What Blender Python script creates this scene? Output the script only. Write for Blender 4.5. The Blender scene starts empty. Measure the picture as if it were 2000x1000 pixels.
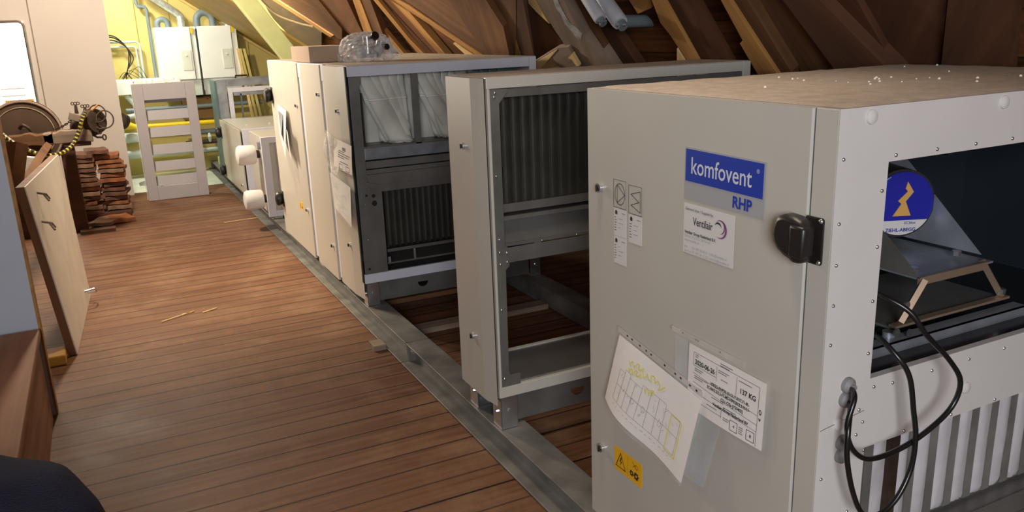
import bpy, bmesh, math, random
from mathutils import Vector, Matrix
random.seed(7)
PI = math.pi
S = bpy.context.scene
COL = S.collection
# ------------------------------------------------------------------ camera
CAMR = ((0.89334571, -0.44787493, -0.03662629), (-0.15089309, -0.22220331, -0.96325332), (0.42327853, 0.86604488, -0.26608561))
FPX = 1604.08
CAMC = Vector((0, 0, 1.6))
cd = bpy.data.cameras.new('camera'); cam = bpy.data.objects.new('camera', cd); COL.objects.link(cam)
cd.sensor_width = 36; cd.lens = 36 * FPX / 2000; cd.clip_start = 0.02; cd.clip_end = 100
R_, D_, F_ = [Vector(r) for r in CAMR]
m = Matrix((R_, -D_, -F_)).transposed().to_4x4(); m.translation = CAMC
cam.matrix_world = m
S.camera = cam
# ------------------------------------------------------------------ world and lights
S.view_settings.view_transform = 'Standard'; S.view_settings.look = 'None'
S.view_settings.exposure = 0.0; S.view_settings.gamma = 1.0; S.view_settings.use_curve_mapping = False
w = bpy.data.worlds.new('world'); S.world = w; w.use_nodes = True
w.node_tree.nodes['Background'].inputs[0].default_value = (0.75, 0.85, 1.0, 1)
w.node_tree.nodes['Background'].inputs[1].default_value = 0.05

def light(name, kind, loc, energy, color, size=0.1, target=None, sizey=None, spot=None, blend=0.5):
    d = bpy.data.lights.new(name, kind); d.energy = energy; d.color = color
    if kind == 'AREA':
        d.size = size
        if sizey: d.shape = 'RECTANGLE'; d.size_y = sizey
    else: d.shadow_soft_size = size
    if kind == 'SPOT': d.spot_size = spot; d.spot_blend = blend
    o = bpy.data.objects.new(name, d); COL.objects.link(o); o.location = loc
    if target is not None:
        o.rotation_euler = (Vector(target) - Vector(loc)).to_track_quat('-Z', 'Y').to_euler()
    return o
light('work_lamp', 'POINT', (-0.05, 7.2, 2.5), 300, (1.0, 0.86, 0.68), 0.12)
light('aisle_lamp', 'SPOT', (0.55, 5.5, 3.3), 330, (1.0, 0.78, 0.50), 0.12, (0.6, 5.5, 0), spot=math.radians(60), blend=1.0)
light('rear_room_lamp', 'AREA', (0.6, 10.35, 2.75), 380, (0.96, 1.0, 0.88), 1.2, (0.6, 10.7, 0), 0.3)
wl = light('window_daylight', 'AREA', (-0.9, -2.0, 2.0), 125, (0.94, 0.95, 1.0), 1.2, (1.4, 1.9, 0.9), 1.2)
wl.data.specular_factor = 0.25
light('aisle_fill_spot', 'SPOT', (-0.7, 7.7, 2.35), 300, (1.0, 0.84, 0.62), 0.10, (1.18, 6.0, 0.95), spot=math.radians(48), blend=0.8)  # added spot, only to brighten the closed unit faces along the aisle
light('eaves_lamp', 'POINT', (1.95, 4.7, 2.35), 44, (1.0, 0.64, 0.28), 0.06)
light('near_fill_spot', 'SPOT', (0.9, 1.7, 3.1), 110, (1.0, 0.84, 0.66), 0.2, (1.1, 1.9, 0), spot=math.radians(75), blend=1.0)  # added overhead spot that lifts the nearest unit's top, no fixture there

# ------------------------------------------------------------------ materials
def newmat(name):
    mt = bpy.data.materials.new(name); mt.use_nodes = True
    nt = mt.node_tree; b = nt.nodes['Principled BSDF']
    return mt, nt, b
def ramp(nt, stops):
    r = nt.nodes.new('ShaderNodeValToRGB'); cr = r.color_ramp
    while len(cr.elements) < len(stops): cr.elements.new(0.5)
    for e, (p, c) in zip(cr.elements, stops):
        e.position = p; e.color = (*c, 1)
    return r
def noise(nt, scale, detail=4, vec=None, mapscale=None, coord='Object', dist=0.0):
    tc = nt.nodes.new('ShaderNodeTexCoord'); mp = nt.nodes.new('ShaderNodeMapping')
    if mapscale: mp.inputs['Scale'].default_value = mapscale
    nt.links.new(tc.outputs[coord], mp.inputs[0])
    n = nt.nodes.new('ShaderNodeTexNoise'); n.inputs['Scale'].default_value = scale; n.inputs['Detail'].default_value = detail
    n.inputs['Distortion'].default_value = dist
    nt.links.new(mp.outputs[0], n.inputs['Vector'])
    return n
def mat(name, col, rough=0.5, metal=0.0, var=0.08, scale=6.0, bump=0.0, bscale=40, ms=None, spec=0.5, **kw):
    mt, nt, b = newmat(name)
    n = noise(nt, scale, 5, mapscale=ms)
    lo = tuple(c * (1 - var) for c in col); hi = tuple(min(1, c * (1 + var)) for c in col)
    r = ramp(nt, [(0.3, lo), (0.7, hi)])
    nt.links.new(n.outputs['Fac'], r.inputs[0]); nt.links.new(r.outputs[0], b.inputs['Base Color'])
    b.inputs['Roughness'].default_value = rough; b.inputs['Metallic'].default_value = metal
    b.inputs['Specular IOR Level'].default_value = spec
    if bump:
        n2 = noise(nt, bscale, 3, mapscale=ms)
        bp = nt.nodes.new('ShaderNodeBump'); bp.inputs['Strength'].default_value = bump; bp.inputs['Distance'].default_value = 0.01
        nt.links.new(n2.outputs['Fac'], bp.inputs['Height']); nt.links.new(bp.outputs[0], b.inputs['Normal'])
    for k, v in kw.items(): b.inputs[k].default_value = v
    return mt
def emis(name, col, st):
    mt, nt, b = newmat(name); b.inputs['Emission Color'].default_value = (*col, 1); b.inputs['Emission Strength'].default_value = st
    b.inputs['Base Color'].default_value = (*col, 1); return mt
def wood(name, dark, light_, scale=1.0, rough=0.75, ax=0, contrast=(0.32, 0.68), bump=0.35):
    mt, nt, b = newmat(name)
    ms = [14, 14, 14]; ms[ax] = 0.9
    n = noise(nt, scale, 8, mapscale=ms, dist=0.8)
    n2 = noise(nt, 1.7, 3)
    mx = nt.nodes.new('ShaderNodeMath'); mx.operation = 'MULTIPLY_ADD'; mx.inputs[1].default_value = 0.55
    nt.links.new(n2.outputs['Fac'], mx.inputs[0])
    m2 = nt.nodes.new('ShaderNodeMath'); m2.operation = 'MULTIPLY'; m2.inputs[1].default_value = 0.5
    nt.links.new(n.outputs['Fac'], m2.inputs[0]); nt.links.new(m2.outputs[0], mx.inputs[2])
    mid = tuple((a + c) / 2 for a, c in zip(dark, light_))
    r = ramp(nt, [(contrast[0], dark), (0.5, mid), (contrast[1], light_)])
    nt.links.new(mx.outputs[0], r.inputs[0]); nt.links.new(r.outputs[0], b.inputs['Base Color'])
    b.inputs['Roughness'].default_value = rough
    bp = nt.nodes.new('ShaderNodeBump'); bp.inputs['Strength'].default_value = bump; bp.inputs['Distance'].default_value = 0.008
    nt.links.new(n.outputs['Fac'], bp.inputs['Height']); nt.links.new(bp.outputs[0], b.inputs['Normal'])
    return mt
def planks(name, width, cols, gap=(0.02, 0.012, 0.008), axis='Y', rough=0.45, dust=(0.42, 0.33, 0.25), dustamt=0.5, gapw=0.035, length=3.1, vary=0.3, joint=0.0022):
    """boards that run across `axis`; every board has its own tone, grain and a dark joint"""
    mt, nt, b = newmat(name); L = nt.links
    tc = nt.nodes.new('ShaderNodeTexCoord'); sp = nt.nodes.new('ShaderNodeSeparateXYZ'); L.new(tc.outputs['Object'], sp.inputs[0])
    a, o = (sp.outputs['Y'], sp.outputs['X']) if axis == 'Y' else (sp.outputs['X'], sp.outputs['Y'])
    def M(op, x, y=None, z=None):
        n = nt.nodes.new('ShaderNodeMath'); n.operation = op
        for i, v in enumerate((x, y, z)):
            if v is None: continue
            if isinstance(v, (int, float)): n.inputs[i].default_value = v
            else: L.new(v, n.inputs[i])
        return n.outputs[0]
    q = M('DIVIDE', a, width); idx = M('FLOOR', q); fr = M('SUBTRACT', q, idx)
    wn = nt.nodes.new('ShaderNodeTexWhiteNoise'); wn.noise_dimensions = '1D'; L.new(idx, wn.inputs['W'])
    off = M('MULTIPLY_ADD', wn.outputs['Value'], 7.3, o)
    q2 = M('DIVIDE', off, length); i2 = M('FLOOR', q2); f2 = M('SUBTRACT', q2, i2)
    wn2 = nt.nodes.new('ShaderNodeTexWhiteNoise'); wn2.noise_dimensions = '2D'
    cb = nt.nodes.new('ShaderNodeCombineXYZ'); L.new(idx, cb.inputs[0]); L.new(i2, cb.inputs[1]); L.new(cb.outputs[0], wn2.inputs['Vector'])
    g1 = M('LESS_THAN', fr, gapw); g2 = M('LESS_THAN', f2, joint); gs = M('MULTIPLY_ADD', wn.outputs['Value'], 0.5, 0.62); gp = M('MULTIPLY', M('MAXIMUM', g1, g2), M('MINIMUM', gs, 1.0))
    cv = nt.nodes.new('ShaderNodeCombineXYZ')
    L.new(M('MULTIPLY', off, 0.8), cv.inputs[0]); L.new(M('MULTIPLY', a, 16), cv.inputs[1]); L.new(M('MULTIPLY', idx, 3.7), cv.inputs[2])
    gn = nt.nodes.new('ShaderNodeTexNoise'); gn.inputs['Scale'].default_value = 1.6; gn.inputs['Detail'].default_value = 8; gn.inputs['Distortion'].default_value = 0.6
    L.new(cv.outputs[0], gn.inputs['Vector'])
    t = M('ADD', M('MULTIPLY', gn.outputs['Fac'], 1.0 - vary), M('MULTIPLY', wn2.outputs['Value'], vary))
    r = ramp(nt, [(0.3, cols[0]), (0.5, cols[1]), (0.72, cols[2])]); L.new(t, r.inputs[0])
    dn = nt.nodes.new('ShaderNodeTexNoise'); dn.inputs['Scale'].default_value = 2.3; dn.inputs['Detail'].default_value = 7; dn.inputs['Roughness'].default_value = 0.65
    L.new(tc.outputs['Object'], dn.inputs['Vector'])
    dm = nt.nodes.new('ShaderNodeMapRange'); dm.inputs[1].default_value = 0.48; dm.inputs[2].default_value = 0.72; dm.inputs[4].default_value = dustamt
    L.new(dn.outputs['Fac'], dm.inputs[0])
    mx = nt.nodes.new('ShaderNodeMix'); mx.data_type = 'RGBA'; L.new(dm.outputs[0], mx.inputs[0]); L.new(r.outputs[0], mx.inputs[6]); mx.inputs[7].default_value = (*dust, 1)
    mg = nt.nodes.new('ShaderNodeMix'); mg.data_type = 'RGBA'; L.new(gp, mg.inputs[0]); L.new(mx.outputs[2], mg.inputs[6]); mg.inputs[7].default_value = (*gap, 1)
    L.new(mg.outputs[2], b.inputs['Base Color'])
    rr = nt.nodes.new('ShaderNodeMapRange'); rr.inputs[3].default_value = rough - 0.1; rr.inputs[4].default_value = rough + 0.25
    L.new(dn.outputs['Fac'], rr.inputs[0]); L.new(rr.outputs[0], b.inputs['Roughness'])
    b.inputs['Specular IOR Level'].default_value = 0.18
    h = M('SUBTRACT', M('MULTIPLY', gn.outputs['Fac'], 0.3), M('MULTIPLY', gp, 1.0))
    bp = nt.nodes.new('ShaderNodeBump'); bp.inputs['Strength'].default_value = 0.5; bp.inputs['Distance'].default_value = 0.006
    L.new(h, bp.inputs['Height']); L.new(bp.outputs[0], b.inputs['Normal'])
    return mt
def film(name, alpha=0.35, col=(0.9, 0.9, 0.9), rough=0.15, bump=0.6, bs=18):
    mt, nt, b = newmat(name)
    b.inputs['Base Color'].default_value = (*col, 1); b.inputs['Roughness'].default_value = rough
    n = noise(nt, bs, 4); r = nt.nodes.new('ShaderNodeMapRange')
    r.inputs[1].default_value = 0.35; r.inputs[2].default_value = 0.7
    r.inputs[3].default_value = alpha * 0.5; r.inputs[4].default_value = min(1, alpha * 1.6)
    nt.links.new(n.outputs['Fac'], r.inputs[0]); nt.links.new(r.outputs[0], b.inputs['Alpha'])
    bp = nt.nodes.new('ShaderNodeBump'); bp.inputs['Strength'].default_value = bump; bp.inputs['Distance'].default_value = 0.02
    nt.links.new(n.outputs['Fac'], bp.inputs['Height']); nt.links.new(bp.outputs[0], b.inputs['Normal'])
    return mt

M = {}
M['grey'] = mat('light_grey_powder_coat', (0.50, 0.485, 0.43), 0.33, var=0.03, scale=3)
M['cream'] = mat('pale_grey_powder_coat', (0.56, 0.53, 0.46), 0.33, var=0.03, scale=3)
M['lilac'] = mat('daylight_tinted_frame_coat', (0.70, 0.72, 0.80), 0.4, var=0.03)  # bluish daylight falling on the frames is mixed into this coat colour
M['white'] = mat('white_sheet_steel', (0.60, 0.58, 0.555), 0.42, var=0.03)
M['seam'] = mat('blue_grey_seal', (0.16, 0.22, 0.26), 0.4)
M['galv'] = mat('galvanised_steel', (0.34, 0.37, 0.41), 0.36, 0.55, var=0.25, scale=9, bump=0.05)
M['galvdark'] = mat('dull_galvanised_steel', (0.20, 0.195, 0.18), 0.42, 0.5, var=0.2, scale=7)
M['shiny'] = mat('bright_zinc', (0.62, 0.64, 0.66), 0.22, 0.9, var=0.1)
M['dark'] = mat('black_metal', (0.018, 0.018, 0.018), 0.45)
M['gap'] = mat('black_gasket', (0.01, 0.01, 0.01), 0.8)
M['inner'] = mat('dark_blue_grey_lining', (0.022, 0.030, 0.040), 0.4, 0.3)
M['plastic'] = mat('black_plastic', (0.014, 0.012, 0.011), 0.38, var=0.1, bump=0.03, bscale=160)
M['rubber'] = mat('grey_rubber', (0.22, 0.22, 0.22), 0.6)
M['cable'] = mat('black_cable_sheath', (0.008, 0.008, 0.008), 0.28)
M['rail'] = mat('grey_primed_steel', (0.19, 0.185, 0.17), 0.48, 0.25, var=0.35, scale=7, bump=0.1)
M['paper'] = mat('white_paper', (0.80, 0.77, 0.73), 0.6, var=0.03)
M['stick'] = mat('white_label_paper', (0.66, 0.65, 0.63), 0.5, var=0.02)
M['stickgrey'] = mat('silver_label', (0.36, 0.37, 0.38), 0.4, var=0.02)
M['blue'] = mat('blue_label_print', (0.010, 0.040, 0.36), 0.4, var=0.02)
M['letters'] = mat('silver_print', (0.62, 0.66, 0.72), 0.4, var=0.02)
M['ink'] = mat('black_ink', (0.02, 0.02, 0.025), 0.6, var=0.02)
M['inkgrey'] = mat('grey_ink', (0.22, 0.22, 0.23), 0.6, var=0.02)
M['inkmid'] = mat('light_grey_ink', (0.36, 0.36, 0.38), 0.6, var=0.02)
M['purple'] = mat('purple_ink', (0.22, 0.06, 0.20), 0.5, var=0.1)
M['yellow'] = mat('warning_yellow', (0.85, 0.46, 0.01), 0.5, var=0.03)
M['marker'] = mat('yellow_highlighter', (0.75, 0.70, 0.12), 0.6, var=0.03)
M['film'] = film('clear_plastic_film', 0.30)
M['filmlow'] = film('clear_pouch_film', 0.22, (0.75, 0.8, 0.85), 0.12, 0.3, 8)
M['filmbag'] = film('crinkled_plastic_bag', 0.45, (0.92, 0.92, 0.92), 0.1, 1.0, 28)
M['tape'] = film('frosted_tape', 0.75, (0.72, 0.70, 0.66), 0.35, 0.1, 6)
M['louvre'] = mat('lilac_grey_coating', (0.40, 0.375, 0.39), 0.45, var=0.03)
M['bag'] = mat('white_filter_fleece', (0.47, 0.46, 0.475), 0.8, var=0.12, scale=8, bump=0.3, bscale=25)
M['cloth'] = mat('cream_filter_fleece', (0.66, 0.66, 0.58), 0.7, var=0.12, scale=9, bump=0.3, bscale=30)
M['dusttop'] = mat('dusty_grey_top', (0.43, 0.36, 0.295), 0.75, var=0.13, scale=28, bump=0.25, bscale=90)
M['dust'] = mat('white_plaster_crumb', (0.75, 0.70, 0.62), 0.8)
M['fin'] = mat('dark_coil_fin', (0.11, 0.105, 0.088), 0.4, 0.6, var=0.2)
M['wall'] = mat('off_white_wall_board', (0.68, 0.62, 0.56), 0.6, var=0.04, scale=1.5)
M['yellowwall'] = mat('yellow_painted_board', (0.58, 0.47, 0.15), 0.6, var=0.10, scale=2)
M['yellowslope'] = mat('ochre_painted_slope', (0.42, 0.27, 0.05), 0.6, var=0.15, scale=3)
M['greenbeam'] = mat('pale_green_painted_beam', (0.58, 0.62, 0.27), 0.5, var=0.08)
M['boiler'] = mat('white_enamel', (0.85, 0.87, 0.83), 0.35, var=0.02)
M['pipegrey'] = mat('grey_pvc_pipe', (0.16, 0.20, 0.22), 0.45)
M['pipelight'] = mat('pale_grey_pipe', (0.45, 0.52, 0.50), 0.45)
M['silver'] = mat('aluminium_foil_duct', (0.65, 0.68, 0.64), 0.35, 0.6, var=0.25, scale=20, bump=0.5)
M['gas'] = mat('yellow_gas_pipe', (0.75, 0.52, 0.01), 0.4)
M['teal'] = mat('teal_grey_panel', (0.10, 0.17, 0.18), 0.45)
M['rear_floor'] = mat('pale_rear_floor', (0.62, 0.66, 0.55), 0.35, var=0.15, scale=3)
M['cardboard'] = mat('cardboard', (0.40, 0.29, 0.215), 0.8, var=0.04)
M['rust'] = mat('rusty_brown_iron', (0.055, 0.035, 0.024), 0.6, 0.4, var=0.4, scale=14, bump=0.3)
M['disc'] = mat('brown_metal_disc', (0.085, 0.052, 0.032), 0.5, 0.3, var=0.15)
M['foam'] = mat('white_wrapping_foam', (0.85, 0.82, 0.77), 0.6, var=0.04)
M['navy'] = mat('navy_fabric', (0.008, 0.011, 0.036), 0.85, var=0.3, scale=9, bump=0.4, bscale=160, spec=0.12)
M['blueboard'] = mat('pale_blue_grey_panel', (0.46, 0.50, 0.56), 0.5, var=0.03)
M['boardface'] = mat('off_white_board_face', (0.72, 0.68, 0.62), 0.55, var=0.06)
M['rope'] = mat('pale_rope', (0.50, 0.40, 0.20), 0.7)
M['tapeyellow'] = mat('yellow_tape', (0.55, 0.42, 0.05), 0.5)
M['tube'] = mat('white_pipe_lagging', (0.50, 0.52, 0.56), 0.5, var=0.12, scale=10)
M['motorwhite'] = mat('white_motor_label', (0.60, 0.58, 0.56), 0.4)
M['motorblue'] = mat('deep_blue_motor_label', (0.012, 0.016, 0.30), 0.35, var=0.05)
M['gold'] = mat('gold_motor_mark', (0.60, 0.34, 0.09), 0.4)
M['copper'] = mat('bare_cut_steel_edge', (0.42, 0.31, 0.22), 0.35, 0.6)
M['floor'] = planks('worn_floorboards', 0.128, ((0.105, 0.046, 0.024), (0.160, 0.076, 0.040), (0.205, 0.103, 0.056)), dust=(0.32, 0.205, 0.125), dustamt=0.55, vary=0.10, joint=-1.0, gapw=0.075, rough=0.52, gap=(0.012, 0.006, 0.004))
M['roof'] = planks('roof_boards', 0.19, ((0.045, 0.017, 0.006), (0.13, 0.050, 0.016), (0.24, 0.10, 0.035)), dust=(0.05, 0.02, 0.01), dustamt=0.5, rough=0.7, gapw=0.03, length=2.2)
M['beam'] = wood('aged_brown_timber', (0.040, 0.016, 0.006), (0.205, 0.091, 0.032))
M['beamdark'] = wood('dark_brown_timber', (0.032, 0.011, 0.004), (0.110, 0.040, 0.015))
M['beamlight'] = wood('honey_brown_timber', (0.20, 0.085, 0.022), (0.55, 0.28, 0.075))
M['beamred'] = wood('red_brown_timber', (0.056, 0.017, 0.004), (0.178, 0.063, 0.015))
M['whitewash'] = mat('grey_whitewash_smear', (0.38, 0.38, 0.38), 0.8, var=0.35, scale=25)
M['freshwood'] = wood('fresh_cut_pine', (0.62, 0.40, 0.15), (0.88, 0.64, 0.30))
M['chest'] = wood('worn_red_brown_chest_wood', (0.16, 0.062, 0.026), (0.50, 0.24, 0.115), ax=1)
M['dull'] = wood('dull_dark_board', (0.030, 0.017, 0.009), (0.075, 0.045, 0.024))
M['brownedge'] = wood('brown_board_edge', (0.13, 0.055, 0.025), (0.28, 0.13, 0.065), ax=2)
M['greybeam'] = wood('grey_weathered_beam', (0.10, 0.07, 0.05), (0.34, 0.25, 0.18))
M['tilea'] = mat('terracotta_roof_tile', (0.25, 0.085, 0.03), 0.8, var=0.4, scale=12, bump=0.4)
M['tileb'] = mat('dusty_brown_roof_tile', (0.13, 0.055, 0.03), 0.8, var=0.4, scale=12, bump=0.4)
M['tilec'] = mat('pale_worn_roof_tile', (0.22, 0.12, 0.07), 0.8, var=0.3, scale=12, bump=0.4)
M['ochre'] = mat('ochre_wood_offcut', (0.55, 0.30, 0.04), 0.6)

# ------------------------------------------------------------------ mesh helpers
class MB:
    def __init__(s): s.v = []; s.f = []
    def add(s, vs, fs):
        n = len(s.v); s.v += [tuple(v) for v in vs]; s.f += [tuple(i + n for i in f) for f in fs]; return s
    def box(s, x0, x1, y0, y1, z0, z1, mx=None):
        vs = [Vector((x, y, z)) for x in (x0, x1) for y in (y0, y1) for z in (z0, z1)]
        if mx: vs = [mx @ v for v in vs]
        return s.add(vs, [(0, 1, 3, 2), (4, 6, 7, 5), (0, 4, 5, 1), (2, 3, 7, 6), (0, 2, 6, 4), (1, 5, 7, 3)])
    def tube(s, pts, r, n=10, closed=False, rs=None):
        pts = [Vector(p) for p in pts]; k = len(pts); up = None; vs = []; fs = []
        for i, p in enumerate(pts):
            if closed: t = (pts[(i + 1) % k] - pts[i - 1])
            else: t = pts[min(i + 1, k - 1)] - pts[max(i - 1, 0)]
            t.normalize()
            if up is None:
                up = Vector((0, 0, 1)) if abs(t.z) < 0.9 else Vector((1, 0, 0))
            a = (up - t * up.dot(t)).normalized(); b = t.cross(a); up = a
            rr = rs[i] if rs else r
            for j in range(n):
                c = 2 * PI * j / n; vs.append(p + a * math.cos(c) * rr + b * math.sin(c) * rr)
        m_ = k if closed else k - 1
        for i in range(m_):
            for j in range(n):
                fs.append((i * n + j, i * n + (j + 1) % n, ((i + 1) % k) * n + (j + 1) % n, ((i + 1) % k) * n + j))
        if not closed:
            fs.append(tuple(range(n))[::-1]); fs.append(tuple((k - 1) * n + j for j in range(n)))
        return s.add(vs, fs)
    def cyl(s, a, b, r, n=20, r2=None): return s.tube([a, b], r, n, rs=[r, r if r2 is None else r2])
    def prism(s, poly, h, mx):
        """poly in local xy, extruded along local z by h"""
        n = len(poly); vs = [mx @ Vector((x, y, 0)) for x, y in poly] + [mx @ Vector((x, y, h)) for x, y in poly]
        fs = [tuple(range(n))[::-1], tuple(range(n, 2 * n))] + [(i, (i + 1) % n, n + (i + 1) % n, n + i) for i in range(n)]
        return s.add(vs, fs)
    def frame(s, x0, x1, z0, z1, w, y0, y1):
        """rectangular ring in the xz plane"""
        wl, wr, wb, wt = (w, w, w, w) if isinstance(w, (int, float)) else w
        s.box(x0, x0 + wl, y0, y1, z0, z1); s.box(x1 - wr, x1, y0, y1, z0, z1)
        s.box(x0 + wl, x1 - wr, y0, y1, z0, z0 + wb); s.box(x0 + wl, x1 - wr, y0, y1, z1 - wt, z1); return s
    def obj(s, name, m, parent=None, smooth=False, bevel=0, solid=0, origin=None):
        me = bpy.data.meshes.new(name)
        pv = parent_world(parent) if parent is not None else (Vector(origin) if origin is not None else Vector((0, 0, 0)))
        base = parent_world(parent) if parent is not None else Vector((0, 0, 0))
        inv = None
        if parent is not None: inv = parent_mx(parent).inverted()
        vs = [(inv @ Vector(v)) if inv else Vector(v) - pv for v in s.v]
        me.from_pydata([tuple(v) for v in vs], [], s.f); me.validate()
        bm = bmesh.new(); bm.from_mesh(me); bmesh.ops.recalc_face_normals(bm, faces=bm.faces); bm.to_mesh(me); bm.free()
        if smooth:
            for p in me.polygons: p.use_smooth = True
        o = bpy.data.objects.new(name, me); COL.objects.link(o)
        if parent is not None: o.parent = parent
        elif origin is not None: o.location = origin
        me.materials.append(M[m] if isinstance(m, str) else m)
        if bevel:
            b = o.modifiers.new('bevel', 'BEVEL'); b.width = bevel; b.segments = 2; b.limit_method = 'ANGLE'; b.angle_limit = 0.6
        if solid:
            b = o.modifiers.new('solid', 'SOLIDIFY'); b.thickness = solid; b.offset = 0
        if smooth:
            try: me.set_sharp_from_angle(angle=0.7)
            except Exception: pass
        return o
def parent_mx(o):
    mx = o.matrix_basis.copy()
    while o.parent is not None: o = o.parent; mx = o.matrix_basis @ mx
    return mx
def parent_world(o): return parent_mx(o).translation
def tag(o, label=None, cat=None, group=None, kind=None):
    if label: o['label'] = label
    if cat: o['category'] = cat
    if group: o['group'] = group
    if kind: o['kind'] = kind
    return o
def empty(name, loc, label, cat, group=None):
    o = bpy.data.objects.new(name, None); COL.objects.link(o); o.location = loc; o.empty_display_size = 0.1
    return tag(o, label, cat, group)
def copy_tree(o, parent=None):
    c = o.copy(); COL.objects.link(c)
    if parent is not None: c.parent = parent
    for ch in [x for x in list(bpy.data.objects) if x.parent == o]: copy_tree(ch, c)
    return c
def basis(o, right, up):
    """matrix with local x=right, y=up, z=normal at point o"""
    r = Vector(right).normalized(); u = Vector(up); u = (u - r * u.dot(r)).normalized(); n = r.cross(u)
    mx = Matrix((r, u, n)).transposed().to_4x4(); mx.translation = Vector(o); return mx
def door_mx(y, z, x=1.18, tilt=0.0):
    """frame on the aisle face: local x points to the viewer's right (-Y), y up, z out (-X)"""
    return basis((x, y, z), (0, -math.cos(tilt), math.sin(tilt)), (0, math.sin(tilt), math.cos(tilt)))
def side_mx(x, z, y): return basis((x, y, z), (1, 0, 0), (0, 0, 1))   # local z = -Y
def text_into(mb, s, size, mx, x=0, y=0, align='LEFT', bold=0.0, sx=1.0):
    cu = bpy.data.curves.new('t', 'FONT'); cu.body = s; cu.size = size; cu.align_x = align; cu.offset = bold; cu.resolution_u = 3
    o = bpy.data.objects.new('t', cu); COL.objects.link(o)
    bpy.context.view_layer.update()
    me = bpy.data.meshes.new_from_object(o.evaluated_get(bpy.context.evaluated_depsgraph_get()))
    mb.add([mx @ Vector((v.co.x * sx + x, v.co.y + y, 0)) for v in me.vertices], [tuple(p.vertices) for p in me.polygons])
    bpy.data.objects.remove(o); bpy.data.curves.remove(cu); bpy.data.meshes.remove(me)
def flat(mb, mx, x0, y0, x1, y1, h=0.0006, lift=0.0):
    mb.prism([(x0, y0), (x1, y0), (x1, y1), (x0, y1)], h, mx @ Matrix.Translation((0, 0, lift)))
def line(mb, mx, pts, w=0.002, lift=0.001, closed=False):
    pts = [Vector((p[0], p[1], 0)) for p in pts]
    if closed: pts.append(pts[0])
    for a, b in zip(pts, pts[1:]):
        d = (b - a); L = d.length
        if L < 1e-6: continue
        d.normalize(); n = Vector((-d.y, d.x, 0)) * w / 2; e = d * w / 2
        q = [a - e - n, b + e - n, b + e + n, a - e + n]
        mb.add([mx @ (v + Vector((0, 0, lift))) for v in q], [(0, 1, 2, 3)])
def circ(cx, cy, r, n=28, a0=0, a1=2 * PI, ry=None):
    ry = ry or r
    return [(cx + r * math.cos(a0 + (a1 - a0) * i / n), cy + ry * math.sin(a0 + (a1 - a0) * i / n)) for i in range(n + (0 if a1 - a0 >= 2 * PI - 1e-6 else 1))]
def spline(pts, n=8):
    pts = [Vector(p) for p in pts]; out = []
    for i in range(len(pts) - 1):
        p0 = pts[max(i - 1, 0)]; p1 = pts[i]; p2 = pts[i + 1]; p3 = pts[min(i + 2, len(pts) - 1)]
        for k in range(n):
            t = k / n
            out.append(0.5 * ((2 * p1) + (p2 - p0) * t + (2 * p0 - 5 * p1 + 4 * p2 - p3) * t * t + (3 * p1 - p0 - 3 * p2 + p3) * t ** 3))
    out.append(pts[-1]); return out
def ray(px, py):
    d = Vector(((px - 1000) / FPX, (py - 500) / FPX, 1))
    return R_ * d.x + D_ * d.y + F_ * d.z
def on(px, py, ax, val):
    d = ray(px, py); i = 'xyz'.index(ax); t = (val - CAMC[i]) / d[i]; return CAMC + d * t
# ------------------------------------------------------------------ the room
ROOFX, ROOFZ, TAN = 2.60, 1.445, math.tan(math.radians(50))
ROOFN = Vector((TAN, 0, 1)).normalized(); ROOFD = ROOFN.dot(Vector((ROOFX, 0, ROOFZ)))
def struct(mb, name, m, **k): return tag(mb.obj(name, m, **k), kind='structure')
XE = ROOFX + ROOFZ / TAN
struct(MB().box(-4.2, XE + .1, -2.6, 9.92, -0.04, 0), 'floor', 'floor')
struct(MB().box(-4.2, XE + .1, 9.92, 11.6, -0.04, 0), 'floor', 'rear_floor')
def slope(name, sgn, y0, y1, m):
    # local x = along Y, local y = up the slope, z = outward
    zr = ROOFZ + (ROOFX + 0.2) * TAN
    o = Vector((XE, 0, 0)) if sgn > 0 else Vector((-XE - 0.4, 0, 0)); up = Vector((-1 * sgn, 0, TAN)).normalized()
    L = zr / math.sin(math.radians(50))
    mb = MB().box(0, L, y0, y1, 0, .03)
    ob = mb.obj(name, m); tag(ob, kind='structure')
    n = Vector((0, 1, 0)).cross(-up) if sgn > 0 else Vector((0, 1, 0)).cross(-up)
    mx = Matrix((up, Vector((0, 1, 0)), up.cross(Vector((0, 1, 0))))).transposed().to_4x4(); mx.translation = o
    if sgn > 0: mx = mx @ Matrix.Translation((0, 0, -.03))
    ob.matrix_world = mx
    return ob
def roofmat(): return M['roof']
slope('ceiling_right', 1, -2.6, 11.6, planks('roof_boards_sloping', 0.19, ((0.045, 0.017, 0.006), (0.13, 0.050, 0.016), (0.24, 0.10, 0.035)), dust=(0.05, 0.02, 0.01), dustamt=0.5, rough=0.7, gapw=0.03, length=2.2, axis='X'))
slope('ceiling_left', -1, -2.6, 11.6, M['beamdark'])
struct(MB().box(-4.2, .205, 9.80, 9.90, 0, 3.6), 'wall_rear_left', 'wall')
struct(MB().box(.205, .215, 9.80, 9.90, 0, 3.6), 'trim_1', 'wall')
struct(MB().box(-4.2, 4.2, 11.3, 11.4, 0, 5), 'wall_rear', 'yellowwall')
struct(MB().box(-4.2, 4.2, -2.7, -2.6, 0, 5), 'wall_front', 'wall')
struct(MB().box(-.478, -.468, 9.79, 9.80, 0, 3.0), 'trim_2', mat('board_joint_line', (0.30, 0.24, 0.18), 0.7))  # darker strip marking the joint between wall boards
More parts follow.
